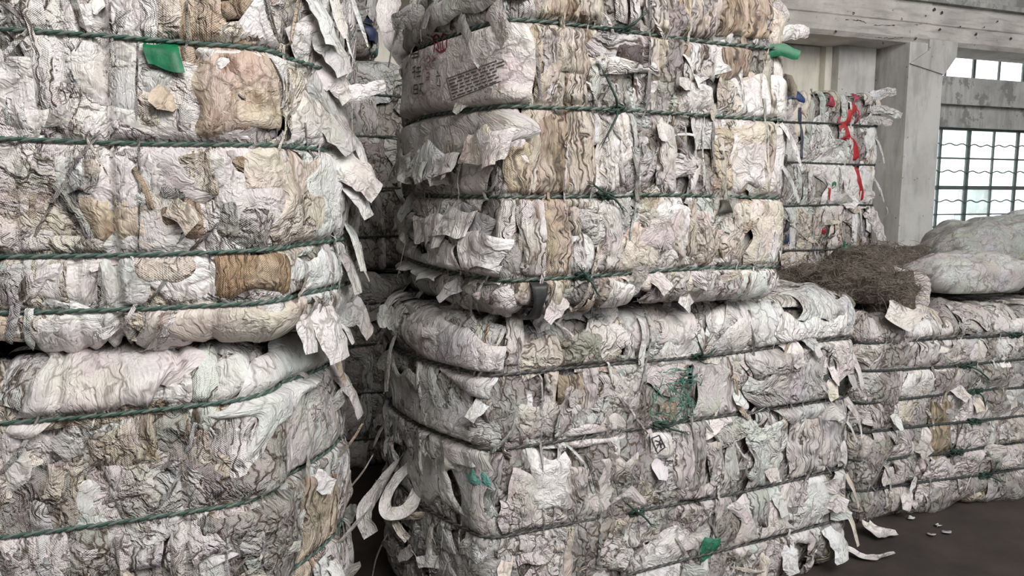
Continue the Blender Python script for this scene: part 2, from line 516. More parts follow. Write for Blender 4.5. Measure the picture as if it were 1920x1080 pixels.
    def pick(s, x, y):
        i = np.argmin((s.tx - x) ** 2 + (s.ty - y) ** 2)
        a, b = float(s.tA.flat[i]), float(s.tB.flat[i])
        for _ in range(4):                       # Newton refinement
            e = .004
            x0, y0, _d = s.px(a, b); x1, y1, _d = s.px(a + e, b); x2, y2, _d = s.px(a, b + e)
            J = np.array([[(x1 - x0) / e, (x2 - x0) / e], [(y1 - y0) / e, (y2 - y0) / e]])
            if abs(np.linalg.det(J)) < 2e4: break
            d = np.linalg.solve(J, np.array([x - x0, y - y0]))
            d = np.clip(d, -.02, .02)
            a += d[0]; b += d[1]
        return a, b
    def px(s, sp, h):
        return project(s.surf(np.array(sp), np.array(h), np.array(0.0), clamp=False))
    def body(s, res=.03, color=(.42, .40, .38, .3)):  # core coloured darker to paint in the shade between folds
        n = int(s.Ht / res); m = int(s.S / res)
        h = np.linspace(0, s.Ht, n); sp = np.linspace(0, s.S, m + 1)[:-1]
        H, A = np.meshgrid(h, sp, indexing='ij')
        fade = np.clip((s.Ht - H) / .2, 0, 1)
        off = -.022 + fade * crumple(A, H, s.rg, .016, .6)
        V = s.surf(A, H, off).reshape(-1, 3)
        F = grid_faces(n, m, True)
        capb = len(V); V = np.vstack([V, [[s.ctr[0], s.ctr[1], s.z0]], [[s.ctr[0], s.ctr[1], s.z1]]])
        j = np.arange(m); j2 = (j + 1) % m
        t0 = (n - 1) * m
        fb = np.stack([np.full(m, capb), j2, j, np.full(m, capb)], -1)
        uv = np.concatenate([np.stack([A, H], -1).reshape(-1, 2), [[0, 0], [0, 0]]])
        # bottom and top closed with quads collapsed to triangles are avoided: use ring faces to a small inner ring
        inner_b = V[:m].copy(); inner_b[:, :2] = s.ctr + (inner_b[:, :2] - s.ctr) * .05
        base = len(V); V = np.vstack([V, inner_b]); uv = np.vstack([uv, uv[:m]])
        fb = np.stack([base + j, base + j2, j2, j], -1)
        F = np.vstack([F, fb])
        me = raw_mesh('packed_core', V, F, uv)
        return new_obj('packed_core', me, M_CORE, s.root, color)
    def patch(s, sp, h, w, l, rot=0.0, d0=.01, amp=.012, color=(.7, .7, .7, .2), tuck=(1, 1, 1, 1), mat=None, res=.0080,
              aniso=.5, edge=.16, bulge=.004, name='crushed_bag', smooth=False, taper=0.0, tuckd=.015):
        rg = s.rg
        n = int(np.clip(l / res, 5, 56)) + 1; m = int(np.clip(w / res, 4, 56)) + 1
        A, B = np.meshgrid(np.linspace(-.5, .5, m), np.linspace(-.5, .5, n))
        o = rg.random(4) * 99
        a = A * w * (1 - taper * (B + .5)); b = B * l
        # ragged outline
        ea = w * edge * pn(B * l * 9 + o[0], np.sign(A) * 3.3 + o[1]) * (2 * np.abs(A)) ** 1.5 * 1.6
        eb = l * edge * pn(A * w * 9 + o[2], np.sign(B) * 3.3 + o[3]) * (2 * np.abs(B)) ** 1.5 * 1.6
        a2 = a + ea; b2 = b + eb
        c, q = math.cos(rot), math.sin(rot)
        S_ = sp + a2 * c - b2 * q; H_ = h + a2 * q + b2 * c
        off = d0 + crumple(a, b, rg, amp, aniso, smooth)
        off = off + bulge * (1 - (2 * A) ** 2) * (1 - (2 * B) ** 2)
        for k, dist in enumerate(((A + .5) * w, (.5 - A) * w, (B + .5) * l, (.5 - B) * l)):
            if tuck[k] > 0: off = off - tuckd * tuck[k] * np.exp(-dist / .007)
            elif tuck[k] < 0: off = off - tuck[k] * (.4 + 1.2 * pn(a * 14 + o[k], b * 14)) * np.exp(-(dist / .028) ** 1.5)
        V = s.surf(S_, H_, off).reshape(-1, 3)
        uv = np.stack([a, b], -1).reshape(-1, 2)
        me = raw_mesh(name, V, grid_faces(n, m), uv)
        return new_obj(name, me, mat or M_BAG, s.root, color)
    def patch_px(s, x0, y0, x1, y1, color, stain=.2, **kw):
        """a bag panel that fills the given picture box on this bale"""
        yc = (y0 + y1) / 2; xc = (x0 + x1) / 2
        s0, h0 = s.pick(xc, yc); sl, _ = s.pick(x0, yc); sr, _ = s.pick(x1, yc)
        _, hb = s.pick(xc, y1); _, ht = s.pick(xc, y0)
        w = max(.02, abs(sr - sl)); l = max(.02, abs(ht - hb))
        col = PAL[color] if isinstance(color, str) else color
        kw.setdefault('d0', s.rg.uniform(.011, .018)); kw.setdefault('edge', .3); kw.setdefault('bulge', .001)
        rot = kw.get('rot', 0.0)
        if abs(math.cos(rot)) < .7: w, l = l, w
        return s.patch((sl + sr) / 2, (hb + ht) / 2, w * 1.12, l * 1.12, color=(*col, stain), **kw)
    def rope(s, i, step=.008, rs=.0036, mats=None):
        n = int(s.S / step)
        sp = np.linspace(0, s.S, n + 1)
        z = s.z_rope(i, np.mod(sp, s.S)); h = s.h_of_z(z)
        C0 = s.surf(sp, h, sp * 0 + .5, clamp=True)     # clamped to the pinched cloth
        C1 = s.surf(sp, h + .002, sp * 0, clamp=True)
        nx = np.interp(np.mod(sp, s.S), s.ss, s.NX); ny = np.interp(np.mod(sp, s.S), s.ss, s.NY)
        nrm = np.stack([nx, ny, nx * 0], -1)
        ctr = C0 + nrm * .007
        th = 2 * np.pi * sp / .042
        parts, mi = [], []
        for k in (0, 1):
            cc = ctr + rs * .72 * (np.cos(th + k * np.pi)[:, None] * nrm + np.sin(th + k * np.pi)[:, None] * np.array([0, 0, 1.0]))
            V, F = tube(cc, rs, 5)
            parts.append((V, F)); mi += [k] * len(F)
        V, F = merge(parts)
        me = raw_mesh('baling_rope', V, F, None, True, mi)
        for mt in (mats or (M_ROPE_G, M_ROPE_W)): me.materials.append(mt)
        o = new_obj('baling_rope', me, None, s.root)
        s.ropeo[i] = o
        return o
    def all_ropes(s, step=.008, rs=.0036, mats=None):
        s.ropeo = {}
        for i in range(len(s.ropes)): s.rope(i, step, rs, mats)
    def knot(s, i, x, ends=((.05, -.05), (-.04, .06)), size=.02, mat=None, fray=True):
        """tangled knot on rope i at picture column x"""
        rg = s.rg
        zr = s.ropes[i]
        best = None
        for yy in range(0, 1080, 20):
            sp, h = s.pick(x, yy)
            zz = s.z0 + h - s.aR + s.R
            if best is None or abs(zz - zr) < best[0]: best = (abs(zz - zr), sp)
        sp = best[1]
        z = float(s.z_rope(i, np.array(sp)))
        P = s.surf(np.array([sp]), np.array([s.h_of_z(z)]), np.array([.5]))[0]
        nx = np.interp(sp % s.S, s.ss, s.NX); ny = np.interp(sp % s.S, s.ss, s.NY)
        n = np.array([nx, ny, 0]); t = np.array([-ny, nx, 0]); zv = np.array([0, 0, 1.0])
        P = P + n * .012
        a = np.linspace(0, 2 * np.pi, 70)
        parts = []
        for q in range(2):
            ph = rg.random() * 6
            k = P[None] + size * (np.sin(2 * a + ph) + .6 * np.sin(3 * a))[:, None] * t * 1.1 + size * .55 * (np.cos(3 * a + ph))[:, None] * zv + size * .4 * np.sin(5 * a + ph)[:, None] * n
            parts.append(tube(k, .0038, 5))
        for ex, ez in ends:
            e = P + t * ex + zv * ez + n * .03
            c = spline([P, P + t * ex * .35 + zv * (ez * .3) + n * .03, e], 18)
            parts.append(tube(c, np.linspace(.0042, .0034, 18), 5))
            if fray:
                for f in range(6):
                    d = (t * ex + zv * ez); d = d / np.linalg.norm(d)
                    tip = e + d * rg.uniform(.012, .03) + rg.normal(0, .007, 3)
                    parts.append(tube(spline([e - d * .006, (e + tip) / 2 + rg.normal(0, .003, 3), tip], 6), .0011, 3))
        V, F = merge(parts)
        me = raw_mesh('knot', V, F)
        return new_obj('knot', me, mat or M_ROPE_D, s.ropeo[i])
    def cover(s, s0, s1, h0, h1, dw, dl, colorfn, count=None, res=.0080, amp=(.007, .014), small=1.0, pleat=0.25):
        """jittered layer of crushed bags over part of the surface"""
        rg = s.rg
        nw = max(1, int((s1 - s0) / dw)); nl = max(1, int((h1 - h0) / dl))
        for i in range(nw):
            for j in range(nl):
                sp = s0 + (i + .5 + rg.normal(0, .28)) * (s1 - s0) / nw
                h = h0 + (j + .5 + rg.normal(0, .28)) * (h1 - h0) / nl
                x, y, d = s.px(sp, h)
                col, stain, kind = colorfn(x, y, rg)
                jit = rg.normal(1, .07)
                col = tuple(np.clip(np.array(PAL[col]) * jit, .03, .85))
                tk = tuple(rg.choice([1, .6, 0, -.012, -.02], p=[.42, .2, .2, .1, .08]) for _ in range(4))
                if rg.random() < pleat or kind == 'pleat':
                    w = rg.uniform(.035, .075) * small; l = dl * rg.uniform(1.2, 2.2)
                    s.patch(sp, h, w, l, rg.normal(0, .12), rg.uniform(.004, .020), rg.uniform(.005, .011), (*col, stain), (.8, .8, .5, .5),
                            res=res, aniso=.25, edge=.2, bulge=.005, name='folded_bag_edge', mat=M_PLEAT)
                else:
                    w = dw * rg.uniform(1.0, 1.9); l = dl * rg.uniform(1.0, 1.8)
                    sm = rg.random() < .42
                    s.patch(sp, h, w, l, rg.normal(0, .8), rg.uniform(-.004, .013), rg.uniform(*amp), (*col, stain), tk,
                            res=res, aniso=rg.uniform(.45, 1.1), smooth=sm, mat=M_SMOOTH if sm and rg.random() < .6 else M_BAG, taper=rg.uniform(-.3, .4))

def choose(rg, **w):
    k = list(w); p = np.array([w[i] for i in k], float)
    return k[rg.choice(len(k), p=p / p.sum())]

def ribbon(name, pts, wdir, width, parent=None, color=(.7, .7, .7, .1), amp=.004, n=36, m=9, mat=None, seed=1, taper=(1, 1), curl=0.0, rag=.12):
    """a strip of torn bag along control points; wdir (vector or per control point) runs across it"""
    rg = np.random.default_rng(seed)
    C = spline(pts, n)
    wd = np.asarray(wdir, float)
    wd = np.tile(wd, (n, 1)) if wd.ndim == 1 else spline(wd, n)
    t = np.gradient(C, axis=0); t /= np.linalg.norm(t, axis=1)[:, None] + 1e-9
    wd = wd - t * (wd * t).sum(1)[:, None]; wd /= np.linalg.norm(wd, axis=1)[:, None] + 1e-9
    nn = np.cross(t, wd)
    q = np.linspace(-.5, .5, m)
    f = np.linspace(0, 1, n)
    w = width * np.interp(f, np.linspace(0, 1, len(taper)), taper)
    L = np.concatenate([[0], np.cumsum(np.linalg.norm(np.diff(C, axis=0), axis=1))])
    A = q[None, :] * w[:, None]; B = np.repeat(L[:, None], m, 1)
    rag_ = 1 + rag * 2 * pn(B * 25 + seed, np.sign(q)[None] * 2.2 + B * 0)
    h = crumple(A, B, rg, amp, .3) + curl * (2 * q[None]) ** 2 * w[:, None]
    V = C[:, None] + wd[:, None] * (A * rag_)[..., None] + nn[:, None] * h[..., None]
    uv = np.stack([A, B], -1).reshape(-1, 2)
    me = raw_mesh(name, V.reshape(-1, 3), grid_faces(n, m), uv)
    return new_obj(name, me, mat or M_SMOOTH, parent, color)

def ribbon_px(name, pix, width, parent, color, wdir=(1, .2, 0), **kw):
    return ribbon(name, [at_depth(*p) for p in pix], wdir, width, parent, color, **kw)

# ------------------------------------------------------------------ the hall
def struct(name, parts, mat, label=None, cat=None, smooth=False):
    V, F = merge(parts)
    o = new_obj(name, raw_mesh(name, V, F, None, smooth), mat)
    o['kind'] = 'structure'
    if label: o['label'] = label; o['category'] = cat
    return o

def hall_part(name, b, mat, parent, color=None):
    V, F = box_vf(*b)
    return new_obj(name, raw_mesh(name, V, F, None, False), mat, parent, color)

VC = 4.95          # front plane of the columns
VW = 5.42          # inner plane of the window wall
struct('floor', [box_vf(-7, 13, -3.4, VW + .2, -.15, 0)], M_FLOOR, 'dark dirty concrete floor of the warehouse', 'floor')
g = struct('ground', [box_vf(-20, 40, VW + .2, 40, -.3, -.02)], M_GROUND, 'pale yard outside the window', 'ground')
g2 = struct('ground', [box_vf(-20, 40, -30, -3.4, -.3, -.02)], M_GROUND, 'pale yard in front of the open side of the hall', 'ground')
struct('ceiling', [box_vf(-7, 13, -2.2, VW + .25, 5.2, 5.4)], M_LOWBOUNCE, 'dark concrete ceiling of the hall', 'ceiling')
struct('wall_left', [box_vf(-7.2, -7, -3.4, VW + .2, 0, 5.2)], M_LOWBOUNCE, 'dark concrete wall closing the hall on the left', 'wall')
struct('wall_right', [box_vf(13, 13.2, -3.4, VW + .2, 0, 5.2)], M_CONC_V, 'bare concrete wall closing the hall on the right', 'wall')
struct('wall_front', [box_vf(6.5, 13, -3.6, -3.4, 0, 5.2), box_vf(-7, 6.5, -3.6, -3.4, 4.6, 5.2), box_vf(-7, 1.6, -3.6, -3.4, 0, 4.6), box_vf(1.6, 6.5, -3.6, -3.4, 0, 1.2)], M_LOWBOUNCE, 'dark concrete front wall with an added opening for daylight', 'wall')  # unseen wall; its opening is added and placed to steer the daylight

# window wall: openings measured in the plane VW
uL, _ = on_v(1752, 300, VW)
u_m1, _ = on_v(1771, 300, VW); u_m2, _ = on_v(1824, 300, VW); u_m3, _ = on_v(1871, 300, VW); u_m4, _ = on_v(1916, 300, VW)
uw0 = uL - .55                       # window begins behind the column
PW = .36
uw1 = u_m4 + 2 * PW + .05
zt = 2.17; zb = .95; zl = 2.62; zu = 3.12
wall = [box_vf(-7, uw0, VW, VW + .2, 0, 5.2), box_vf(uw1, 13, VW, VW + .2, 0, 5.2),
        box_vf(uw0, uw1, VW, VW + .2, 0, zb), box_vf(uw0, uw1, VW + .02, VW + .2, 3.46, 3.5), box_vf(uw0, uw1, VW, VW + .2, 4.3, 5.2)]
struct('wall_back', wall, M_CREAM, 'pale plastered back wall of the hall with windows', 'wall')

# lintel between the two window rows, as plastered blocks with a broken lower band
lint = struct('trim_1', [box_vf(uw0, uw1, VW - .10, VW + .16, zt + .20, zl)], M_LINTEL, 'grey stained concrete lintel between the two window rows', 'lintel')
hall_part('lower_band', (uw0, uw1, VW - .04, VW + .16, zt, zt + .20), M_LINTEL, lint)
# upper ledge above the beam
struct('trim_2', [box_vf(-2, 13, VC + .06, VW + .18, 3.12, 3.40), box_vf(-2, 13, VC - .04, VC + .2, 3.13, 3.17)], M_LINTEL, 'dark speckled concrete ledge above the long beam', 'ledge')

# beam, with a longitudinal crack and a joint over the column
uc0, _ = on_v(1693, 300, VC); uc1, _ = on_v(1757, 300, VC)
beam = empty('concrete_beam', hall(uc0, VC, 2.8)); beam['kind'] = 'structure'
beam['label'] = 'long bare concrete beam lying across the column top'; beam['category'] = 'beam'
uj = uc0 + .22
def beam_part(name, u0, u1, dz=0.0, dv=0.0, n=60):
    """front-faced beam length with worn lower arris and board-marked face"""
    prof = [(0.40, 2.80), (0.03, 2.80), (0, 2.835), (-.004, 2.95), (.012, 2.957), (0.0, 2.965), (0, 3.13), (.03, 3.16), (0.40, 3.16)]
    us = np.linspace(u0, u1, n)
    V = []
    for i, u in enumerate(us):
        for q, (v, z) in enumerate(prof):
            j = .006 * pn(np.array(u * 7.0 + q), np.array(q * 3.3)) if 0 < q < 7 else 0
            V.append(hall(u, VC + dv + v + float(j), z + dz + (float(j) if q in (1, 2) else 0)))
    me = raw_mesh(name, V, np.concatenate([grid_faces(n, len(prof))]), None, False)
    return new_obj(name, me, M_CONC, beam)
beam_part('beam_span', -2, uj); beam_part('beam_span', uj + .006, 13, .0, .012)

M_CRACK = plain_material('dark_crack', (.07, .06, .055), .95, 30, .4)
def on_beam(pix, width, name, v=VC - .0035, mat=None):
    P_ = []
    for x, y in pix:
        u, z = on_v(x, y, VC); P_.append(hall(u, v, z))
    C = spline(P_, 10 * len(P_)); rgc = np.random.default_rng(len(pix) + int(pix[0][0]))
    C[:, 2] += rgc.normal(0, .0025, len(C)); w = width * np.clip(rgc.normal(1, .45, len(C)), .2, 2)[:, None]
    V = np.stack([C + np.array([0, 0, .5]) * w, C - np.array([0, 0, .5]) * w], 1).reshape(-1, 3)
    return new_obj(name, raw_mesh(name, V, grid_faces(len(C), 2)), mat or M_CRACK, beam)
on_beam([(1585, 37), (1612, 39), (1640, 47), (1690, 48), (1728, 45)], .006, 'crack'); on_beam([(1690, 48), (1689, 38)], .006, 'crack'); on_beam([(1640, 70), (1668, 72), (1692, 70)], .004, 'crack')
rgs = np.random.default_rng(3)
for x, y, r in [(1690, 36, 2.2), (1530, 32, 2), (1567, 59, 2.2), (1762, 55, 2.5), (1830, 64, 2.5), (1800, 50, 1.5), (1895, 72, 2.5), (1655, 81, 2), (1716, 72, 3), (1705, 60, 2), (1752, 18, 3), (1766, 24, 3), (1845, 51, 1.5), (1600, 25, 2), (1735, 30, 2), (1870, 40, 2)]:
    u, z = on_v(x, y, VC); k = 9; a = np.arange(k) / k * 2 * np.pi; rr = r * .0048 * rgs.uniform(.6, 1.3, k)
    V = [hall(u + rr[i] * math.cos(a[i]), VC - .004, z + rr[i] * math.sin(a[i])) for i in range(k)] + [hall(u, VC + .004, z)]
    me = bpy.data.meshes.new('pit'); me.from_pydata([tuple(p) for p in V], [], [(i, (i + 1) % k, k) for i in range(k)])
    new_obj('pit', me, M_CRACK, beam)

# column with its bracket
col = empty('concrete_column', hall(uc0, VC, 0)); col['kind'] = 'structure'
col['label'] = 'square bare concrete column in front of the window'; col['category'] = 'column'
hall_part('shaft', (uc0, uc1, VC, VC + .44, 0, 2.8), M_CONC_V, col)
ub0, zb0 = on_v(1726, 110, VC - .1); ub1, _ = on_v(1773, 110, VC - .1)
pr = [(uc0 + .0, 2.62), (uc1, 2.55), (uc1 + .13, 2.71), (uc1 + .13, 2.83), (uc0 + .2, 2.83), (uc0 + .2, 2.74)]
V = [hall(u, v, z) for v in (VC - .016, VC + .4) for u, z in pr]
k = len(pr)
me = bpy.data.meshes.new('bracket')
me.from_pydata([tuple(p) for p in V], [], [tuple(range(k))] + [tuple(range(2 * k - 1, k - 1, -1))] + [(i + k, (i + 1) % k + k, (i + 1) % k, i) for i in range(k)])
new_obj('bracket', me, M_CONC_V, col)

# pilasters on the back wall left of the column
up0, _ = on_v(1571, 150, VC + .32); up1, _ = on_v(1640, 150, VC + .32)
struct('trim_3', [box_vf(up0, up1, VC + .32, VW, 0, 3.12)], M_CONC_V, 'grey concrete pilaster against the back wall beside the column', 'pilaster')
uq0, _ = on_v(1543, 150, VC + .42)
struct('trim_4', [box_vf(uq0, up0, VC + .40, VW, 0, 3.12)], M_CREAM, 'narrow pale plaster strip beside the grey pilaster', 'pilaster')

# windows
def window(name, u0, u1, z0, z1, us, zs, label, thick=(), vwin=VW + .06, wires=()):
    w = empty(name, hall(u0, vwin, z0)); w['kind'] = 'structure'; w['label'] = label; w['category'] = 'window'
    f = .022
    hall_part('frame_rail', (u0, u1, vwin - .02, vwin + .02, z1 - f, z1), M_STEEL, w)
    hall_part('frame_rail', (u0, u1, vwin - .02, vwin + .02, z0, z0 + f), M_STEEL, w)
    hall_part('frame_stile', (u0, u0 + f, vwin - .02, vwin + .02, z0 + f, z1 - f), M_STEEL, w)
    hall_part('frame_stile', (u1 - f, u1, vwin - .02, vwin + .02, z0 + f, z1 - f), M_STEEL, w)
    for u, t in us: hall_part('mullion', (u - t * .8, u + t * .8, vwin - .010, vwin + .010, z0 + f, z1 - f), M_STEEL, w)
    for z, t in zs: hall_part('glazing_bar', (u0 + f, u1 - f, vwin - .010, vwin + .010, z - t * .8, z + t * .8), M_STEEL, w)
    ue = [u0] + [u for u, _ in us] + [u1]; ze = [z0] + [z for z, _ in zs] + [z1]
    rg = np.random.default_rng(len(name) + int(z0 * 10))
    for i in range(len(ue) - 1):
        for j in range(len(ze) - 1):
            tint = [(1, 1, 1, 1), (.93, .97, 1, 1), (.96, 1, .98, 1), (.92, .98, .97, 1), (1, .97, .99, 1)][rg.integers(5)]
            hall_part('pane', (ue[i] + .004, ue[i + 1] - .004, vwin + .003, vwin + .007, ze[j] + .004, ze[j + 1] - .004), M_GLASS, w, tint)
    for z in wires:
        uu = np.linspace(u0 + f, u1 - f, 220)
        pts = np.array([hall(u, vwin - .03, z + .009 * math.sin(u * 38) + .003 * math.sin(u * 7)) for u in uu])
        V, F = tube(pts, .0065, 5)
        new_obj('wavy_wire', raw_mesh('wavy_wire', V, F), M_STEEL, w)
    return w
zof = lambda y, x=1830: on_v(x, y, VW)[1]
us_l = [(u_m1, .016), (u_m2, .028), (u_m3, .011), (u_m4, .022), (u_m4 + PW, .012)]
window('window_1', uw0, uw1, zb, zt, [(uw0 + .3, .012)] + us_l, [(zof(425), .008), (zof(402), .008), (zof(352), .024), (zof(297), .010)],
       'steel framed lower window with wavy wire guards beside the column', wires=[zof(272), zof(322), zof(377), zof(449)])
window('window_2', uw0, uw1, zl, zu, [(uw0 + .3, .012), (u_m1, .010), (u_m2, .020), (u_m3, .010), (u_m4, .014), (u_m4 + PW, .012)], [],
       'narrow upper window strip between lintel and beam')
window('window_3', uw0, uw1, 3.5, 4.3, [(uw0 + .4, .014), (u_m1, .014), (u_m2 + .2, .014), (u_m4, .014)], [(3.9, .01)],
       'highest window at the top edge above the beam')
# post in the yard seen through the lower window
a0, _ = on_v(1827, 400, 8.6); a1, _ = on_v(1858, 400, 8.6)
struct('yard_post', [box_vf(a0, a1, 8.6, 8.6 + (a1 - a0), -.02, on_v(1840, 356, 8.6)[1]), box_vf(a0 - .06, a1 + .06, 8.54, 8.66 + (a1 - a0), -.02, .3)],
       M_LINTEL, 'stained concrete post standing in the yard outside the window', 'post')

# ------------------------------------------------------------------ bales
def cf_upL(x, y, rg):
    if x > 560: return choose(rg, cool=3, white=2, grey=2, mint=1), rg.uniform(0, .25), ''
    if x < 250 and y < 270: return choose(rg, white=6, pink=2, cool=1), rg.uniform(0, .2), ''
    if x > 260 and y < 260: return choose(rg, tan=3, cream=4, white=2, pink=1), rg.uniform(.4, .9), ''
    return choose(rg, white=4, pink=2.5, cream=2.5, tan=1, grey=.8, mint=.5), rg.uniform(.1, .85), ''
def cf_lowL(x, y, rg):
    if x > 540: return choose(rg, grey=3, cool=2, pink=1), rg.uniform(0, .4), ''
    return choose(rg, white=3, pink=2.5, cream=2.5, grey=1, mint=.8, cool=1, lilac=.6), rg.uniform(.1, .85), ''
def cf_upC(x, y, rg):
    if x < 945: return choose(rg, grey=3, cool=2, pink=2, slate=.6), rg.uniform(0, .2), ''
    if x < 1110: return choose(rg, cream=4, tan=2, pink=2), rg.uniform(.5, 1.0), 'pleat'
    if y < 130: return choose(rg, cream=3, tan=2, white=2, pink=2), rg.uniform(.2, .7), 'pleat' if rg.random() < .4 else ''
    if x > 1330: return choose(rg, cream=3, white=3, mint=1, tan=.7), rg.uniform(.2, .8), ''
    return choose(rg, white=3, pink=3, cream=2, grey=.8, mint=.4, lilac=.5), rg.uniform(.05, .7), ''
def cf_lowC(x, y, rg):
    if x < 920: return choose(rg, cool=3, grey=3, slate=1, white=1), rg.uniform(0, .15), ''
    return choose(rg, pink=4, white=2, grey=1.6, cool=1.2, mint=.7, cream=1.2, lilac=.6), rg.uniform(0, .4), 'pleat' if rg.random() < .15 else ''
def cf_right(x, y, rg):
    return choose(rg, pink=4, white=1.5, grey=2, cream=.8, mint=.5), rg.uniform(0, .35), 'pleat' if rg.random() < .35 else ''
def cf_back(x, y, rg):
    if y > 400: return choose(rg, cream=4, pink=3, tan=1, white=1), rg.uniform(.1, .5), 'pleat' if rg.random() < .6 else ''
    return choose(rg, white=4, pink=2, mint=1.5, cream=1.5), rg.uniform(0, .3), 'pleat' if rg.random() < .3 else ''
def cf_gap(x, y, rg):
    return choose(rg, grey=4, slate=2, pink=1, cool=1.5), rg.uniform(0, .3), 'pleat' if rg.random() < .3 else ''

HZ = 'bales stacked in the hall'
# left stack
uL_ = np.array([math.cos(math.radians(15.4)), math.sin(math.radians(15.4))])
upL = Bale('white and tan crushed bag bale with green patch, top of the left stack', (-.52, 1.765) - uL_ * 1.3, (-.52, 1.765), 1.05, 1.155, 2.2,
           [1.255, 1.378, 1.62, 1.842], 21, r=.12, R=.085, bulge=(.05, .015, .17, .03), group=HZ,
           grooves=[(1, .50, .03), (1, .62, .012), (1, .72, .012), (1, .80, .03), (1, .99, .012)])
lowL = Bale('bulging crushed bag bale with two green ropes, bottom of the left stack', (-.56, 1.75) - uL_ * 1.28, (-.56, 1.75), 1.05, 0, 1.125,
            [.26, .50, .765, 1.02], 22, r=.16, R=.11, bulge=(.05, .03, .16, .03), group=HZ, grooves=[(1, .66, .015), (1, .9, .02)])
# centre stack
uC_ = np.array([math.cos(math.radians(24.7)), math.sin(math.radians(24.7))])
upC = Bale('tall crushed bag bale with knotted ropes and printed bag, top of the middle stack', (-.035, 2.175), np.array((-.035, 2.175)) + uC_ * 1.10, 1.02, 1.155, 2.17,
           [1.26, 1.505, 1.765, 2.0], 23, r=.07, R=.07, bulge=(.07, .02, .05, .03), group=HZ,
           grooves=[(1, .26, .02), (1, .40, .015), (1, .62, .012)])
lowC = Bale('widest crushed bag bale with loose white straps, bottom of the middle stack', (-.10, 2.215), np.array((-.10, 2.215)) + uC_ * 1.62, 1.12, 0, 1.125,
            [.21, .435, .72, .955], 24, r=.09, R=.10, bulge=(.10, .015, .05, .03), group=HZ, grooves=[(1, .55, .012), (1, .9, .012)])
# right and rear
rgt = Bale('low long grey bale with six dark ropes beside the dark floor', (1.56, 3.27), (3.15, 3.79), 1.1, 0, .97,
           [.165, .30, .44, .58, .72, .85], 25, r=.08, R=.10, bulge=(.06, .015, .05, .03), group=HZ, pinch=.007)
bck = Bale('pale bale streaked with red and blue scraps in front of the column', (1.28, 4.48), (2.36, 4.86), .95, 1.04, 2.14,
           [1.17, 1.45, 1.705, 1.95], 26, r=.06, R=.06, bulge=(.04, .01, .05, .03), group=HZ, pinch=.007)
bk2 = Bale('pale bale hidden under the red streaked bale', (1.27, 4.62), (2.30, 4.98), .8, 0, .99,
           [.2, .5, .8], 27, group=HZ)
gp = []
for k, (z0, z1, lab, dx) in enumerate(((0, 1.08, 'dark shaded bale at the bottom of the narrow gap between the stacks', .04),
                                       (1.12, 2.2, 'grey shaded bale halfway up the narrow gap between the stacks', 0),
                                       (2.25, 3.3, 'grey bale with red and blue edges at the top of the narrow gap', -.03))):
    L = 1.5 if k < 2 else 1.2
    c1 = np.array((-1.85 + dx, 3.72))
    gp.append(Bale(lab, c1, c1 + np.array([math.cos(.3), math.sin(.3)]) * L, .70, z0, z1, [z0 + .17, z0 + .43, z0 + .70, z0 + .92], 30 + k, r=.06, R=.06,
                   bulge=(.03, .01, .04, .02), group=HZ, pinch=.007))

FINE, MID, FAR = .0080, .013, .02
M_ROPE_T = plain_material('taupe_rope_strand', (.17, .15, .14), .6, 90, .7)
M_ROPE_DG = plain_material('dark_green_rope_strand', (.035, .075, .055), .6, 90, .6)
for b in (upL, lowL, upC, lowC): b.body(.026); b.all_ropes(.008, mats=(M_ROPE_D, M_ROPE_T) if b is lowC else (M_ROPE_DG, M_ROPE_W) if b is upC else None)
for b in (rgt,): b.body(.03); b.all_ropes(.011, .0042, (M_ROPE_D, M_ROPE_D))
for b in (bck, *gp): b.body(.04); b.all_ropes(.016, .0045, (M_ROPE_D, M_ROPE_D))
bk2.body(.05); bk2.all_ropes(.02, .0045, (M_ROPE_D, M_ROPE_D))

sd = upL.side
upL.cover(sd[1] + .42, sd[2] + .75, 0, upL.Hs, .105, .135, cf_upL)
sd = lowL.side
lowL.cover(sd[1] + .42, sd[2] + .75, .38, lowL.Hs + .08, .115, .13, cf_lowL)
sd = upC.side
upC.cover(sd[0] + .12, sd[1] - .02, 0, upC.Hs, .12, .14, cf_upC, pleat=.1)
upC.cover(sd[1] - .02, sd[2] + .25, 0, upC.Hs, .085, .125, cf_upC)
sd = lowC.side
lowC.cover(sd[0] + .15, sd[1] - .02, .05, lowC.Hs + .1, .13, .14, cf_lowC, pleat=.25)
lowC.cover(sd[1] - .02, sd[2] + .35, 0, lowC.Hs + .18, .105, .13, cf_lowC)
sd = rgt.side
rgt.cover(sd[0] + .5, sd[1] + 1.45, 0, rgt.Hs + .1, .13, .14, cf_right, res=MID)
sd = bck.side
bck.cover(sd[1] + .3, sd[2] + .35, 0, bck.Hs, .12, .16, cf_back, res=MID)
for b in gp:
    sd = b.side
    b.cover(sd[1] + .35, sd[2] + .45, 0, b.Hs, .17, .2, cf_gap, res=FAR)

# ------------------------------------------------------------------ panels read off the photograph
def P(b, x0, y0, x1, y1, c, st=.2, **k):
    k.setdefault('res', .0080); k.setdefault('tuck', (.7, .7, .7, .7)); k.setdefault('amp', .006)
    return b.patch_px(x0, y0, x1, y1, c, st, **k)
SM = dict(mat=M_SMOOTH, smooth=True, amp=.007)
PL = dict(mat=M_PLEAT, aniso=.2, name='folded_bag_edge', amp=.007, d0=.019, edge=.2)
FR = dict(tuck=(.5, .5, -.012, .6))

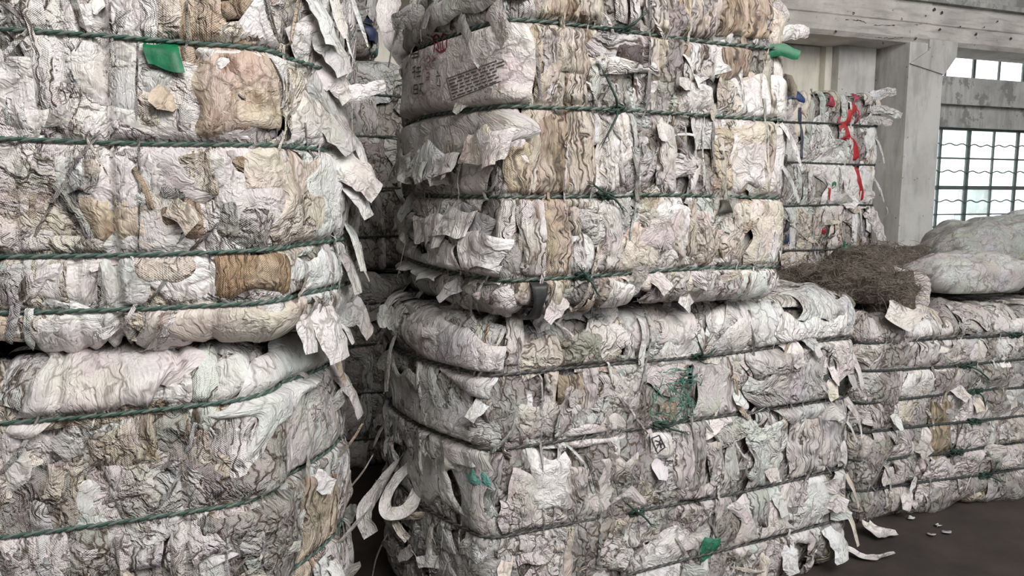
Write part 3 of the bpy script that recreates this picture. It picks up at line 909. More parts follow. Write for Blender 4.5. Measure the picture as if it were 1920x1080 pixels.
# --- upper left bale
for a in [(0, 72, 72, 240, 'white', .02), (78, 0, 208, 64, 'white', .05), (90, 72, 206, 165, 'white', .05), (208, 0, 262, 62, 'white', .02),
          (210, 72, 264, 190, 'cool', .05), (0, 0, 70, 55, 'cool', .02), (262, 130, 330, 172, 'cool', .1), (20, 170, 95, 250, 'white', .1),
          (110, 205, 250, 262, 'white', .25), (185, 280, 262, 395, 'pink', .2), (285, 292, 332, 372, 'pink', .15), (455, 283, 527, 368, 'cream', .4),
          (522, 305, 612, 420, 'cream', .62), (545, 487, 640, 560, 'cool', .05), (190, 486, 262, 600, 'cool', .1), (60, 484, 190, 560, 'pink', .35),
          (540, 570, 640, 655, 'white', .02), (368, 573, 535, 662, 'cream', .6), (265, 582, 350, 655, 'pink', .3), (50, 592, 118, 650, 'white', .1), (115, 600, 192, 660, 'pink', .25),
          (95, 283, 180, 345, 'mint', .1), (0, 285, 36, 400, 'pink', .1), (560, 180, 610, 270, 'white', .1), (600, 160, 660, 290, 'grey', .1), (575, 300, 640, 440, 'cool', .1)]:
    P(upL, *a, **SM)
for a in [(302, 0, 350, 74, 'cream', .5), (356, 0, 412, 76, 'tan', .6), (412, 46, 486, 84, 'cream', .3), (376, 92, 520, 240, 'tan', .62), (262, 172, 304, 242, 'cream', .35),
          (172, 378, 262, 440, 'tan', .55), (346, 282, 402, 352, 'cream', .7), (265, 482, 352, 520, 'cream', .5), (0, 490, 60, 570, 'grey', .3), (100, 440, 200, 474, 'cream', .4), (0, 420, 90, 472, 'pink', .2)]:
    P(upL, *a[:5], min(1.0, a[5] * 1.3), d0=.020, edge=.26, mat=M_SMOOTH if a[0] in (376, 172) else M_BAG, amp=.011)
for a in [(414, 8, 480, 44, 'brown', .75), (418, 205, 472, 246, 'brown', .8), (482, 192, 516, 226, 'brown', .7), (46, 348, 82, 425, 'tan', .9), (436, 282, 474, 338, 'brown', .85),
          (290, 342, 346, 380, 'slate', .3), (300, 382, 346, 424, 'brown', .7), (346, 382, 382, 452, 'brown', .6), (412, 385, 450, 452, 'slate', .4), (325, 170, 360, 262, 'grey', .6)]:
    P(upL, *a, d0=.014, mat=M_WOVEN, amp=.004)
P(upL, 396, 484, 532, 552, (.50, .36, .22), 1.0, d0=.018, mat=M_PLEAT, amp=.005)
P(upL, 455, 385, 512, 462, 'grey', .4)
gs = P(upL, 276, 79, 346, 131, (.005, .16, .065), 0, d0=.028, mat=M_TINT, name='plastic_scrap', amp=.007, tuck=(0, .4, 0, .6), edge=.3)
gs['label'] = 'bright green plastic scrap under the top rope'
# --- lower left bale
for a in [(10, 672, 90, 745, 'lilac', .02), (310, 680, 360, 760, 'white', .1), (356, 672, 410, 748, 'lilac', .05), (410, 668, 470, 742, 'cool', .1),
          (500, 700, 622, 880, 'grey', .05), (0, 800, 50, 900, 'pink', .2), (225, 780, 270, 840, 'cool', .1), (470, 790, 545, 905, 'pink', .25), (165, 960, 205, 1000, 'mint', .1), (120, 900, 180, 990, 'cool', .15)]:
    P(lowL, *a, **SM)
P(lowL, 45, 655, 325, 762, 'pink', .12, rot=.22, d0=.032, **SM)
P(lowL, 455, 660, 600, 760, 'cool', .05, rot=.35, d0=.03, **SM)
for a in [(60, 752, 330, 792, 'tan', .7), (165, 790, 312, 870, 'cream', .8), (80, 850, 160, 950, 'cream', .6), (350, 862, 470, 935, 'cream', .55), (180, 870, 290, 945, 'pink', .5), (20, 1010, 160, 1080, 'pink', .1), (320, 960, 420, 1050, 'pink', .3), (480, 940, 560, 1060, 'grey', .5)]:
    P(lowL, *a)
for a in [(430, 762, 480, 900, 'white', .2), (395, 780, 430, 850, 'pink', .4), (330, 770, 360, 850, 'tan', .7), (560, 900, 625, 1040, 'tan', .6), (240, 1010, 300, 1062, 'lilac', 0)]:
    P(lowL, *a, **PL)

# --- upper middle bale: left flank
flank = P(upC, 772, 62, 962, 203, 'pink', .04, mat=M_SMOOTH, smooth=True, amp=.004, d0=.036, edge=.05, bulge=.01)
P(upC, 748, 206, 944, 296, 'grey', .15, rot=.06, d0=.024, edge=.1, **SM)
P(upC, 760, 0, 965, 44, 'grey', .1, d0=.03, rot=.1, **SM)
for a in [(742, 290, 775, 345, 'cool', 0), (790, 282, 838, 342, 'cool', 0), (836, 290, 868, 326, 'lilac', 0), (888, 250, 925, 305, 'cream', .1), (915, 245, 958, 312, 'pink', .05),
          (800, 405, 845, 450, 'pink', 0), (850, 400, 900, 440, 'white', 0), (820, 455, 880, 500, 'pink', 0), (885, 445, 942, 500, 'white', 0), (760, 470, 820, 510, 'cool', 0), (900, 500, 940, 530, 'white', 0), (740, 395, 790, 440, 'grey', 0)]:
    P(upC, *a, d0=.034, tuck=(-.01, .5, -.025, .5), mat=M_SMOOTH, amp=.008, name='bag_flap', edge=.3)
# front
for a in [(985, 55, 1012, 145, 'tan', .6), (1012, 55, 1042, 200, 'pink', .4), (1044, 58, 1098, 135, 'cream', .6), (1060, 140, 1100, 198, 'cream', .35), (1000, 225, 1058, 350, 'tan', .95), (955, 280, 1000, 365, 'tan', .6),
          (1060, 215, 1108, 362, 'cream', .35), (975, 380, 1020, 515, 'pink', .35), (1022, 385, 1065, 515, 'tan', .5), (1065, 380, 1085, 440, 'cream', .4), (1345, 0, 1398, 66, 'tan', .8), (1398, 0, 1440, 76, 'tan', .9),
          (1300, 0, 1345, 60, 'cream', .4), (1210, 0, 1250, 55, 'pink', .3), (1085, 0, 1130, 42, 'cream', .5), (1015, 0, 1085, 40, 'tan', .6), (1342, 88, 1400, 138, 'tan', .95), (1200, 70, 1235, 160, 'cream', .4), (1290, 80, 1340, 150, 'white', .2),
          (1120, 390, 1160, 500, 'pink', .2), (1232, 240, 1262, 360, 'pink', .2), (1150, 600, 1160, 605, 'pink', .2)]:
    P(upC, *a[:5], min(1.0, a[5] * 1.35), **PL)
for a in [(1112, 218, 1182, 272, 'cool', .02), (1108, 258, 1200, 302, 'pink', .05), (1066, 440, 1116, 500, 'cool', .02), (1130, 526, 1196, 590, 'white', .02), (1380, 150, 1470, 218, 'white', .15), (1284, 160, 1334, 202, 'white', .05),
          (1425, 18, 1498, 82, 'cream', .45), (1440, 232, 1486, 362, 'white', .05), (1372, 228, 1440, 360, 'pink', .3), (1410, 380, 1462, 500, 'cream', .3), (1395, 505, 1466, 572, 'mint', .05), (1200, 400, 1290, 470, 'pink', .15), (1260, 380, 1330, 470, 'white', .3), (1110, 300, 1160, 360, 'white', .1)]:
    P(upC, *a, **SM)
for a in [(1332, 222, 1370, 362, 'tan', .4), (1345, 395, 1400, 500, 'cream', .6), (1220, 480, 1290, 560, 'pink', .2), (1300, 500, 1380, 565, 'pink', .3), (1376, 512, 1402, 562, 'tan', .8), (1290, 400, 1345, 480, 'cream', .5)]:
    P(upC, *a)
P(upC, 1112, 52, 1212, 112, 'lilac', .2, rot=1.4, **PL)
P(upC, 1150, 82, 1212, 128, (.16, .13, .13), .1, d0=.02)
P(upC, 1100, 116, 1222, 138, 'white', .05, d0=.034, mat=M_PLEAT, rot=1.57, name='folded_bag_edge')
for (x0, y0, x1, y1, c, lab) in [(986, 520, 1026, 600, (.035, .035, .036), 'black cloth scrap at the foot of the bale'), (1336, 376, 1360, 402, (.05, .045, .03), None)]:
    o = P(upC, x0, y0, x1, y1, c, 0, d0=.032, mat=M_TINT, name='plastic_scrap', taper=.45, amp=.010, tuck=(.4, .4, .3, .4))
    if lab: o['label'] = lab
# --- lower middle bale
P(lowC, 780, 612, 935, 700, 'lilac', .02, rot=-.25, d0=.026, edge=.1, **SM)
for a in [(1235, 590, 1302, 642, 'pink', .05), (1228, 632, 1302, 682, 'white', .05), (1335, 585, 1402, 662, 'white', .1), (1402, 570, 1460, 640, 'cool', .1), (1180, 585, 1235, 650, 'grey', .1), (1000, 850, 1060, 960, 'white', .05), (1120, 860, 1200, 940, 'pink', .05),
          (1310, 690, 1360, 760, 'grey', .3), (740, 700, 800, 800, 'cool', 0), (800, 720, 880, 820, 'cool', 0), (780, 850, 860, 940, 'cool', 0), (860, 860, 930, 990, 'grey', .05), (1060, 790, 1160, 835, 'pink', .1), (1500, 900, 1570, 975, 'cool', .05), (1380, 930, 1480, 1010, 'pink', .05)]:
    P(lowC, *a, **SM)
for a in [(1468, 522, 1560, 600, 'cool', 0), (1540, 530, 1640, 610, 'cool', 0), (1430, 690, 1540, 770, 'grey', 0), (1400, 790, 1450, 885, 'mint', 0), (1460, 600, 1560, 660, 'white', 0), (1420, 660, 1500, 700, 'grey', 0), (1560, 620, 1650, 720, 'pink', .1)]:
    P(lowC, *a, mat=M_FILM, smooth=True, amp=.014, d0=.03)
for a in [(1055, 622, 1142, 692, (.42, .43, .36), .3), (1100, 655, 1162, 692, 'cream', .3), (985, 640, 1050, 700, 'cream', .4), (1235, 752, 1268, 786, 'tan', .9), (1130, 700, 1200, 760, 'pink', .1), (960, 760, 1040, 830, 'pink', .1), (1590, 870, 1645, 960, 'cream', .3)]:
    P(lowC, *a)
for a in [(1045, 706, 1066, 755, 'brown', .8), (1068, 706, 1092, 755, 'tan', .9), (1290, 780, 1320, 900, 'grey', .2), (1340, 680, 1370, 780, 'pink', .3), (1480, 790, 1530, 880, 'pink', .2), (1260, 800, 1300, 900, 'pink', .1), (1530, 760, 1580, 860, 'grey', .1), (1400, 900, 1440, 990, 'grey', .1)]:
    P(lowC, *a, **PL)
for (x0, y0, x1, y1, c, lab) in [(1540, 706, 1588, 750, (.035, .045, .04), 'near black plastic scrap above the second rope'), (880, 880, 920, 908, (.16, .38, .33), 'pale teal scrap on the left flank'), (1312, 1004, 1340, 1036, (.03, .2, .12), None),
                                 (1586, 868, 1600, 912, (.04, .04, .035), None), (1560, 706, 1590, 714, (.12, .03, .06), None)]:
    o = P(lowC, x0, y0, x1, y1, c, 0, d0=.018, mat=M_SMOOTH, name='plastic_scrap', amp=.010, edge=.4)
    if lab: o['label'] = lab
# --- low right bale
for a in [(1690, 600, 1760, 636, 'white', .1), (1770, 645, 1850, 685, 'pink', .1), (1700, 695, 1770, 745, 'white', .1), (1840, 700, 1915, 740, 'grey', .1), (1690, 815, 1740, 860, 'pink', .1), (1720, 915, 1800, 948, 'cool', .05), (1800, 760, 1880, 790, 'pink', .1)]:
    P(rgt, *a, res=.013, **SM)
P(rgt, 1738, 762, 1776, 848, 'brown', .9, res=.013, **PL)
P(rgt, 1862, 600, 1920, 630, 'pink', .2, res=.013, **SM)
# --- bale before the column: coloured streaks
for (x0, y0, x1, y1, c, lab) in [(1478, 172, 1503, 200, (.02, .05, .15), 'navy blue scrap at the top edge'), (1540, 424, 1549, 436, (.4, .02, .03), None), (1556, 342, 1567, 354, (.01, .14, .07), None),
                                 (1528, 258, 1534, 290, (.03, .04, .12), None), (1514, 246, 1520, 262, (.05, .05, .14), None), (1550, 183, 1563, 198, (.35, .05, .09), None), (1596, 178, 1612, 192, (.35, .05, .09), None),
                                 (1472, 405, 1482, 430, (.05, .05, .06), None), (1473, 440, 1480, 456, (.03, .05, .10), None), (1500, 352, 1505, 372, (.05, .05, .06), None)]:
    o = P(bck, x0, y0, x1, y1, c, 0, d0=.014, mat=M_TINT, name='plastic_scrap', amp=.010, tuck=(.5, .5, .5, .5), res=.010, edge=.5, taper=.5)
    if lab: o['label'] = lab
P(bck, 1545, 305, 1600, 380, 'white', .05, res=.013, **SM); P(bck, 1620, 240, 1655, 310, 'cool', 0, res=.013, **SM); P(bck, 1612, 320, 1650, 380, 'cool', 0, res=.013, **SM)
# --- top bale in the gap
for (x0, y0, x1, y1, c) in [(604, 40, 613, 72, (.16, .03, .04)), (640, 76, 652, 96, (.02, .03, .09)), (694, 88, 708, 114, (.05, .13, .13)), (690, 44, 700, 70, (.03, .04, .10))]:
    P(gp[2], x0, y0, x1, y1, c, 0, d0=.024, mat=M_TINT, name='plastic_scrap', res=.012)

# ------------------------------------------------------------------ knots
for b, i, x, e in [(upC, 2, 1150, ((-.055, .09), (-.05, -.085))), (upC, 1, 1132, ((-.055, .03), (.035, -.03))), (upC, 0, 1092, ((-.02, .02), (.03, -.05))), (upC, 3, 1165, ((.045, .035), (-.06, -.005))),
                   (lowC, 3, 1302, ((-.03, .06), (.03, .02))), (lowC, 2, 1232, ((.075, -.025), (.05, .012))), (lowC, 1, 1192, ((-.06, .05), (.035, -.04))),
                   (rgt, 4, 1812, ((.1, -.06), (-.04, .01))), (rgt, 3, 1822, ((.03, -.06), (.02, .01))), (rgt, 2, 1822, ((-.05, .0), (.06, .01))), (rgt, 1, 1786, ((-.06, .03), (.03, .03))), (rgt, 0, 1846, ((.03, .06), (.06, -.03))), (rgt, 5, 1900, ((-.10, .02), (.03, .02)))]:
    b.knot(i, x, e, .022 if b is rgt else .017, mat=M_ROPE_DG)

# ------------------------------------------------------------------ print on the flank bag
from mathutils.bvhtree import BVHTree
from mathutils import Vector
dep = bpy.context.evaluated_depsgraph_get()
def bvh_of(o):
    me = o.data
    return BVHTree.FromPolygons([v.co for v in me.vertices], [tuple(p.vertices) for p in me.polygons])
def ink(bale, tree, strokes, width, color, name='printed_mark'):
    parts = []
    for st in strokes:
        c = []
        for x, y in (spline(np.array([(a, b, 0) for a, b in st]), max(4, 5 * len(st)))[:, :2] if len(st) > 2 else np.linspace(st[0], st[1], 6)):
            d = Vector(ray(x, y)); d.normalize()
            hit = tree.ray_cast(Vector(CAMP), d)
            if hit[0] is not None:
                n = hit[1] if hit[1].dot(d) < 0 else -hit[1]
                c.append((np.array(hit[0]) + np.array(n) * .0022, np.array(n)))
        if len(c) < 3: continue
        C = np.array([q[0] for q in c]); Nn = np.array([q[1] for q in c])
        t = np.gradient(C, axis=0); w = np.cross(t, Nn); w /= np.linalg.norm(w, axis=1)[:, None] + 1e-9
        V = np.stack([C - w * width / 2, C + w * width / 2], 1).reshape(-1, 3)
        parts.append((V, grid_faces(len(C), 2)))
    if parts:
        V, F = merge(parts)
        return new_obj(name, raw_mesh(name, V, F), M_INK, bale.root, color)
tr = bvh_of(flank)
RED = (.30, .012, .035, 1); BLK = (.045, .045, .05, 1)
ink(upC, tr, [[(795, 70), (800, 62), (806, 68)], [(800, 75), (803, 90)], [(796, 80), (806, 78)], [(812, 68), (816, 85), (814, 98)], [(812, 70), (820, 64), (826, 80), (828, 96)], [(826, 80), (832, 62), (838, 72), (839, 90)], [(818, 92), (826, 98), (837, 92)],
              [(820, 72), (824, 92)], [(830, 74), (832, 94)], [(808, 66), (814, 72)]], .006, RED)
ink(upC, tr, [[(800, 112), (804, 106), (808, 112), (803, 118)], [(812, 104), (816, 112)], [(810, 116), (818, 108)], [(798, 124), (802, 132)], [(806, 120), (810, 128)]], .004, (.38, .10, .10, 1))
for ox, oy, sc in ((778, 98, 1.0), (782, 136, 1.0), (785, 168, 1.0)):
    k = [[(-8, -10), (8, -12)], [(0, -14), (-1, 12)], [(-9, -3), (9, -5)], [(-8, 4), (8, 2)], [(-7, -10), (-8, 11)], [(8, -11), (8, 9)], [(-6, 11), (8, 8)]]
    if oy == 136: k = [[(-8, -8), (-2, -12)], [(-4, -10), (-5, 12)], [(0, -8), (9, -10)], [(4, -12), (3, 4)], [(-1, 0), (9, -2)], [(0, 8), (9, 6)], [(-9, 0), (-2, -3)]]
    if oy == 168: k = [[(-9, -8), (-1, -9)], [(-9, -8), (-9, 8)], [(-1, -9), (-1, 7)], [(-9, 0), (-1, -1)], [(-9, 8), (0, 7)], [(2, -10), (10, -11)], [(6, -11), (3, 10)], [(4, -1), (11, 9)]]
    ink(upC, tr, [[(ox + a * sc * .9, oy + b * sc) for a, b in q] for q in k], .0045, BLK)
lines = []
for r in range(6):
    y0 = 152 + r * 6; x0 = 842 + r * 1.5
    x = x0
    while x < 935 - r * 1.5:
        w = random.Random(r * 100 + int(x)).uniform(5, 16)
        lines.append([(x, y0 - (x - x0) * .36), (x + w, y0 - (x + w - x0) * .36)])
        x += w + 3
ink(upC, tr, lines, .0035, (.09, .085, .09, 1), 'printed_text_block')
ink(upC, tr, [[(838, 148), (932, 114)], [(848, 188), (940, 152)], [(838, 148), (848, 188)]], .003, (.12, .11, .12, 1))
ink(upC, tr, [[(820, 134), (824, 140)], [(819, 143), (826, 142)], [(821, 148), (820, 156)], [(825, 147), (826, 158)], [(820, 160), (827, 161)]], .004, (.12, .12, .13, 1))
ink(upC, tr, [[(800, 138), (805, 136), (806, 144), (800, 146)], [(799, 150), (806, 149)]], .004, (.36, .16, .12, 1))

# ------------------------------------------------------------------ strips, flaps and scraps
def frame_at(b, x, y, sh=None):
    sp, h = sh if sh else b.pick(x, y)
    P0 = b.surf(np.array([sp]), np.array([h]), np.array([.012]), clamp=False)[0]
    nx = np.interp(sp % b.S, b.ss, b.NX); ny = np.interp(sp % b.S, b.ss, b.NY)
    return P0, np.array([nx, ny, 0]), np.array([-ny, nx, 0])
_sd = [100]
def flap(b, x, y, ang, L, w, out=.6, droop=.2, color='cool', taper=(1, 1, .7), mat=None, sh=None, amp=.0035, name='bag_flap', curl=.1):
    _sd[0] += 1
    P0, n, t = frame_at(b, x, y, sh)
    z = np.array([0, 0, 1.0]); a = math.radians(ang)
    d = t * math.cos(a) + z * math.sin(a)
    pts = [P0 - d * .035 - n * .015, P0 + n * .012, P0 + d * .45 * L + n * (.02 + out * .5 * L), P0 + d * .9 * L + n * (.03 + out * .8 * L) - z * droop * L]
    col = PAL[color] if isinstance(color, str) else color
    return ribbon(name, pts, np.cross(d, n), w, b.root, (*col, .08), amp, max(10, int(L / .007)), max(4, int(w / .009) + 1), mat or M_SMOOTH, _sd[0], taper, curl, .3)
def strip(b, pix, width, color='white', off=.024, stain=.1, mat=None, sh=None, name='loose_strip'):
    _sd[0] += 1
    q = np.array([(*(b.pick(*p)), 0) for p in pix] if sh is None else [(*p, 0) for p in sh])
    L = np.linalg.norm(np.diff(q, axis=0), axis=1).sum()
    n = max(8, int(L / .01))
    c = spline(q, n)
    o_ = off + .008 * pn(np.linspace(0, L * 14, n) + _sd[0] * 3.7, np.zeros(n)); o_[0] -= .02; o_[-1] -= .02
    C = b.surf(c[:, 0], c[:, 1], o_, clamp=False)
    tdir = np.gradient(c[:, :2], axis=0)
    # across direction in the surface
    e = .004
    nrm = np.stack([np.interp(np.mod(c[:, 0], b.S), b.ss, b.NX), np.interp(np.mod(c[:, 0], b.S), b.ss, b.NY), np.zeros(n)], -1)
    t3 = np.gradient(C, axis=0); wd = np.cross(nrm, t3)
    wd += nrm * (.5 * np.linalg.norm(wd, axis=1) * pn(np.linspace(0, L * 8, n) + _sd[0], np.zeros(n) + 4))[:, None]
    wd /= np.linalg.norm(wd, axis=1)[:, None] + 1e-9
    m = 3
    A = np.linspace(-.5, .5, m)[None] * width * np.clip(1 + 1.1 * pn(np.linspace(0, L * 10, n) + 9, np.zeros(n) + _sd[0])[:, None], .3, 2)
    V = C[:, None] + wd[:, None] * A[..., None] - nrm[:, None] * (np.abs(A) * .5)[..., None]
    uv = np.stack([A, np.repeat(np.linspace(0, L, n)[:, None], m, 1)], -1).reshape(-1, 2)
    col = PAL[color] if isinstance(color, str) else color
    return new_obj(name, raw_mesh(name, V.reshape(-1, 3), grid_faces(n, m), uv), mat or M_PLEAT, b.root, (*col, stain))

def scatter(b, s0, s1, h0, h1, n_strip, n_flap, cf, seed):
    rg = np.random.default_rng(seed)
    for _ in range(n_strip):
        sp = rg.uniform(s0, s1); h = rg.uniform(h0, h1); L = rg.uniform(.07, .30); a = rg.normal(math.pi / 2, .45)
        x, y, d = b.px(sp, h)
        c = cf(x, y, rg)[0] if rg.random() < .62 else choose(rg, dgrey=2, slate=2, brown=1)
        dv = np.array([math.cos(a), math.sin(a)]); pv = np.array([-dv[1], dv[0]]) * rg.normal(0, .02)
        k = [np.array([sp, h]) - dv * L / 2, np.array([sp, h]) + pv, np.array([sp, h]) + dv * L / 2]
        k = [(float(q[0]), float(np.clip(q[1], .02, b.Hs - .02))) for q in k]
        strip(b, None, rg.uniform(.003, .013), c, rg.uniform(.008, .020), rg.uniform(0, .4), sh=k)
    for _ in range(n_flap):
        sp = rg.uniform(s0, s1); h = rg.uniform(h0, h1)
        x, y, d = b.px(sp, h)
        flap(b, 0, 0, rg.uniform(-170, 10) if rg.random() < .7 else rg.uniform(0, 180), rg.uniform(.03, .075), rg.uniform(.03, .08), rg.uniform(.02, .20), .08, cf(x, y, rg)[0],
             (1, 1, rg.uniform(.2, 1)), sh=(sp, h), amp=.004, curl=.03, mat=M_SMOOTH)
for b, cf, hl, ns, nf, a0, a1 in ((upL, cf_upL, .03, 55, 20, .42, .7), (lowL, cf_lowL, .4, 55, 18, .42, .7), (rgt, cf_right, .05, 40, 10, 0, -.9)):
    scatter(b, b.side[1] + a0, b.side[2] + a1, hl, b.Hs, ns, nf, cf, b.seed + 500)
scatter(upC, upC.side[0] + .2, upC.side[1], .03, upC.Hs, 14, 26, cf_upC, 71)
scatter(upC, upC.side[1], upC.side[2] + .1, .03, upC.Hs, 70, 14, cf_upC, 72)
scatter(lowC, lowC.side[0] + .25, lowC.side[1], .1, lowC.Hs, 26, 22, cf_lowC, 73)
scatter(lowC, lowC.side[1], lowC.side[2] + .15, .03, lowC.Hs, 90, 24, cf_lowC, 74)
scatter(bck, bck.side[1] + .4, bck.side[2] + .2, .03, bck.Hs, 30, 8, cf_back, 75)

# strips that can be followed in the photograph
strip(upL, [(45, 0), (72, 90), (95, 165), (130, 250)], .014, 'pink', .022)
strip(upL, [(208, 0), (212, 100), (206, 190)], .005, 'slate', .018); strip(upL, [(262, 75), (258, 200), (264, 330), (262, 470)], .005, 'dgrey', .016)
strip(upL, [(352, 0), (352, 80), (330, 150)], .005, 'dgrey', .02); strip(upL, [(15, 90), (18, 240)], .004, 'slate', .016)
strip(upL, [(100, 340), (150, 400), (185, 470)], .016, 'slate', .018); strip(upL, [(2, 490), (32, 560), (20, 640)], .02, 'slate', .018)
strip(upL, [(60, 570), (62, 640)], .016, 'cool', .024); strip(upL, [(190, 490), (190, 590)], .008, 'dgrey', .016)
strip(upL, [(250, 310), (272, 350), (290, 400)], .012, 'brown', .018); strip(upL, [(495, 100), (520, 160), (515, 210)], .012, 'white', .024)
strip(upC, [(1212, -5), (1208, 60), (1206, 190), (1190, 250)], .009, 'dgrey', .03); strip(upC, [(1000, 60), (1004, 140), (1010, 195)], .012, 'dgrey', .022)
strip(upC, [(1420, -5), (1436, 70)], .012, 'tan', .024); strip(upC, [(1330, 225), (1332, 300), (1346, 362)], .008, 'dgrey', .02); strip(upC, [(968, 70), (960, 190)], .010, 'slate', .02)
for q, w, c in [([(1602, 196), (1592, 214), (1580, 236), (1590, 258)], .085, (.42, .022, .03)), ([(1586, 250), (1599, 272), (1604, 300)], .05, (.42, .022, .03)), ([(1606, 205), (1603, 232)], .02, (.42, .022, .03)),
                ([(1600, 314), (1605, 335), (1612, 352), (1612, 378)], .05, (.42, .022, .03)), ([(1552, 350), (1549, 378)], .016, (.38, .03, .04)), ([(1497, 200), (1500, 250), (1499, 300)], .02, (.045, .055, .10)), ([(1570, 440), (1578, 462), (1572, 490)], .04, (.015, .14, .08)), ([(1592, 455), (1580, 470)], .015, (.015, .14, .08))]:
    strip(bck, q, w, c, .022, 0, mat=M_TINT, name='plastic_scrap')
strip(lowC, [(1195, 690), (1192, 600)], .02, 'white', .03); strip(lowC, [(1298, 680), (1290, 760), (1300, 870)], .016, 'slate', .026)
strip(lowC, [(920, 850), (960, 790), (950, 720)], .008, 'slate', .022); strip(lowC, [(1370, 700), (1380, 760), (1400, 785)], .018, 'tan', .024)
strip(lowC, [(1010, 700), (1012, 860), (1016, 1010)], .006, 'slate', .02); strip(lowC, [(1205, 700), (1208, 900)], .006, 'dgrey', .018); strip(lowC, [(1100, 850), (1120, 950), (1116, 1060)], .014, 'slate', .022)
strip(lowL, [(370, 780), (330, 900), (262, 980)], .012, 'slate', .022); strip(lowL, [(478, 780), (484, 1060)], .006, 'slate', .02); strip(lowL, [(220, 1000), (225, 1080)], .008, 'dgrey', .02)

# fringe of the left stack leaning into the gap
for a in [(598, 70, -60, .09, .12, .25, .2, 'cool'), (588, 15, -90, .09, .10, .25, .2, 'cool'), (592, 130, -30, .09, .10, .3, .3, 'white'), (616, 178, 15, .13, .045, .75, -.05, 'white'), (612, 225, -60, .09, .13, .25, .1, 'grey'),
          (640, 245, -80, .09, .10, .45, .2, 'cool'), (622, 305, -30, .12, .11, .55, .25, 'white'), (645, 345, -70, .08, .10, .4, .3, 'cool'), (648, 430, -100, .11, .10, .2, .2, 'cool'),
          (642, 490, -90, .09, .09, .15, .1, 'grey'), (596, 580, -85, .12, .13, .25, .2, 'white'), (636, 575, -20, .11, .09, .5, .5, 'grey'), (650, 600, -80, .07, .06, .5, .3, 'white'), (560, 590, -95, .09, .09, .12, .1, 'white')]:
    flap(upL, *a)
for a in [(625, 700, -80, .12, .08, .4, .2, 'grey'), (630, 850, 80, .10, .05, .5, .0, 'tan'), (640, 920, 80, .12, .05, .6, 0, 'cream'), (640, 1000, 60, .10, .05, .6, .0, 'pink'), (600, 655, -70, .09, .04, .3, .3, 'brown')]:
    flap(lowL, *a)
# upper middle bale: hanging sheet at the left top, lip at the right, green tag
for a in [(760, 20, -60, .20, .07, .35, .2, 'white'), (800, 40, 160, .16, .08, .25, .25, 'grey'), (870, 45, -20, .16, .06, .25, .2, 'grey'), (930, 20, -40, .14, .08, .2, .2, 'pink'), (745, 300, -80, .09, .06, .4, .2, 'cool'), (810, 290, -75, .10, .07, .35, .1, 'cool'),
          (930, 250, -75, .10, .07, .3, .1, 'pink'), (850, 295, -60, .08, .05, .35, .1, 'lilac'), (730, 560, -60, .12, .08, .5, .3, 'grey'), (780, 585, -80, .10, .08, .4, .3, 'cool')]:
    flap(upC, *a)
flap(upC, 1480, 62, 10, .11, .05, .5, .05, 'white'); flap(upC, 1478, 250, -80, .13, .09, .3, .1, 'white', mat=M_FILM); flap(upC, 1470, 320, -85, .11, .08, .3, .1, 'cool', mat=M_FILM)
g = flap(upC, 1448, 97, -8, .07, .042, .35, .1, (.005, .16, .065), mat=M_TINT, name='plastic_scrap'); g['label'] = 'bright green plastic tag at the right corner'
# lower middle bale
for a in [(1600, 890, -85, .12, .06, .3, .1, 'cream'), (1612, 960, -95, .12, .06, .35, .2, 'cream'), (1625, 750, -60, .14, .05, .3, .3, 'pink'), (1640, 660, -70, .14, .08, .3, .2, 'pink'), (1560, 1000, -85, .10, .10, .2, .1, 'cool'), (1470, 1030, -85, .08, .08, .15, .1, 'cool'),
          (1130, 590, -80, .08, .1, .2, .1, 'white'), (745, 640, -50, .16, .09, .3, .3, 'grey'), (740, 600, 20, .14, .08, .5, .2, 'cool'), (730, 1010, -60, .16, .05, .4, .3, 'cool')]:
    flap(lowC, *a)
# the loose handles that stand off the lower middle bale
def loop_px(pix, width, color, b, wdir, taper=(1, 1), amp=.003):
    _sd[0] += 1
    return ribbon('bag_handle', [at_depth(*q) for q in pix], wdir, width, b.root, (*PAL[color], .05), amp, 60, 6, M_SMOOTH, _sd[0], taper, .08, .12)
loop_px([(800, 880, 2.78), (765, 850, 2.66), (735, 880, 2.6), (708, 920, 2.56), (688, 950, 2.54), (684, 975, 2.52), (697, 1003, 2.5)], .068, 'white', lowC, [(.1, -.5, .6), (.2, -.5, .5), (.6, -.6, .4), (.8, -.5, .3), (.9, -.4, .1), (.9, -.4, .1), (.9, -.4, -.2)])
loop_px([(768, 852, 2.66), (788, 890, 2.58), (780, 930, 2.52), (760, 958, 2.48), (728, 962, 2.48), (722, 935, 2.52), (745, 895, 2.56), (778, 862, 2.62)], .046, 'white', lowC, [(.5, -.7, .3), (.6, -.7, .1), (.6, -.6, -.3), (.3, -.6, -.7), (-.3, -.6, -.7), (-.6, -.6, .2), (-.5, -.6, .6), (-.3, -.6, .7)])
loop_px([(850, 965, 2.5), (800, 966, 2.5), (745, 972, 2.5), (748, 990, 2.48), (765, 1012, 2.46)], .034, 'cream', lowC, [(.0, -.3, .9), (.0, -.3, .9), (.3, -.3, .8), (.8, -.3, .3), (.9, -.3, .2)])
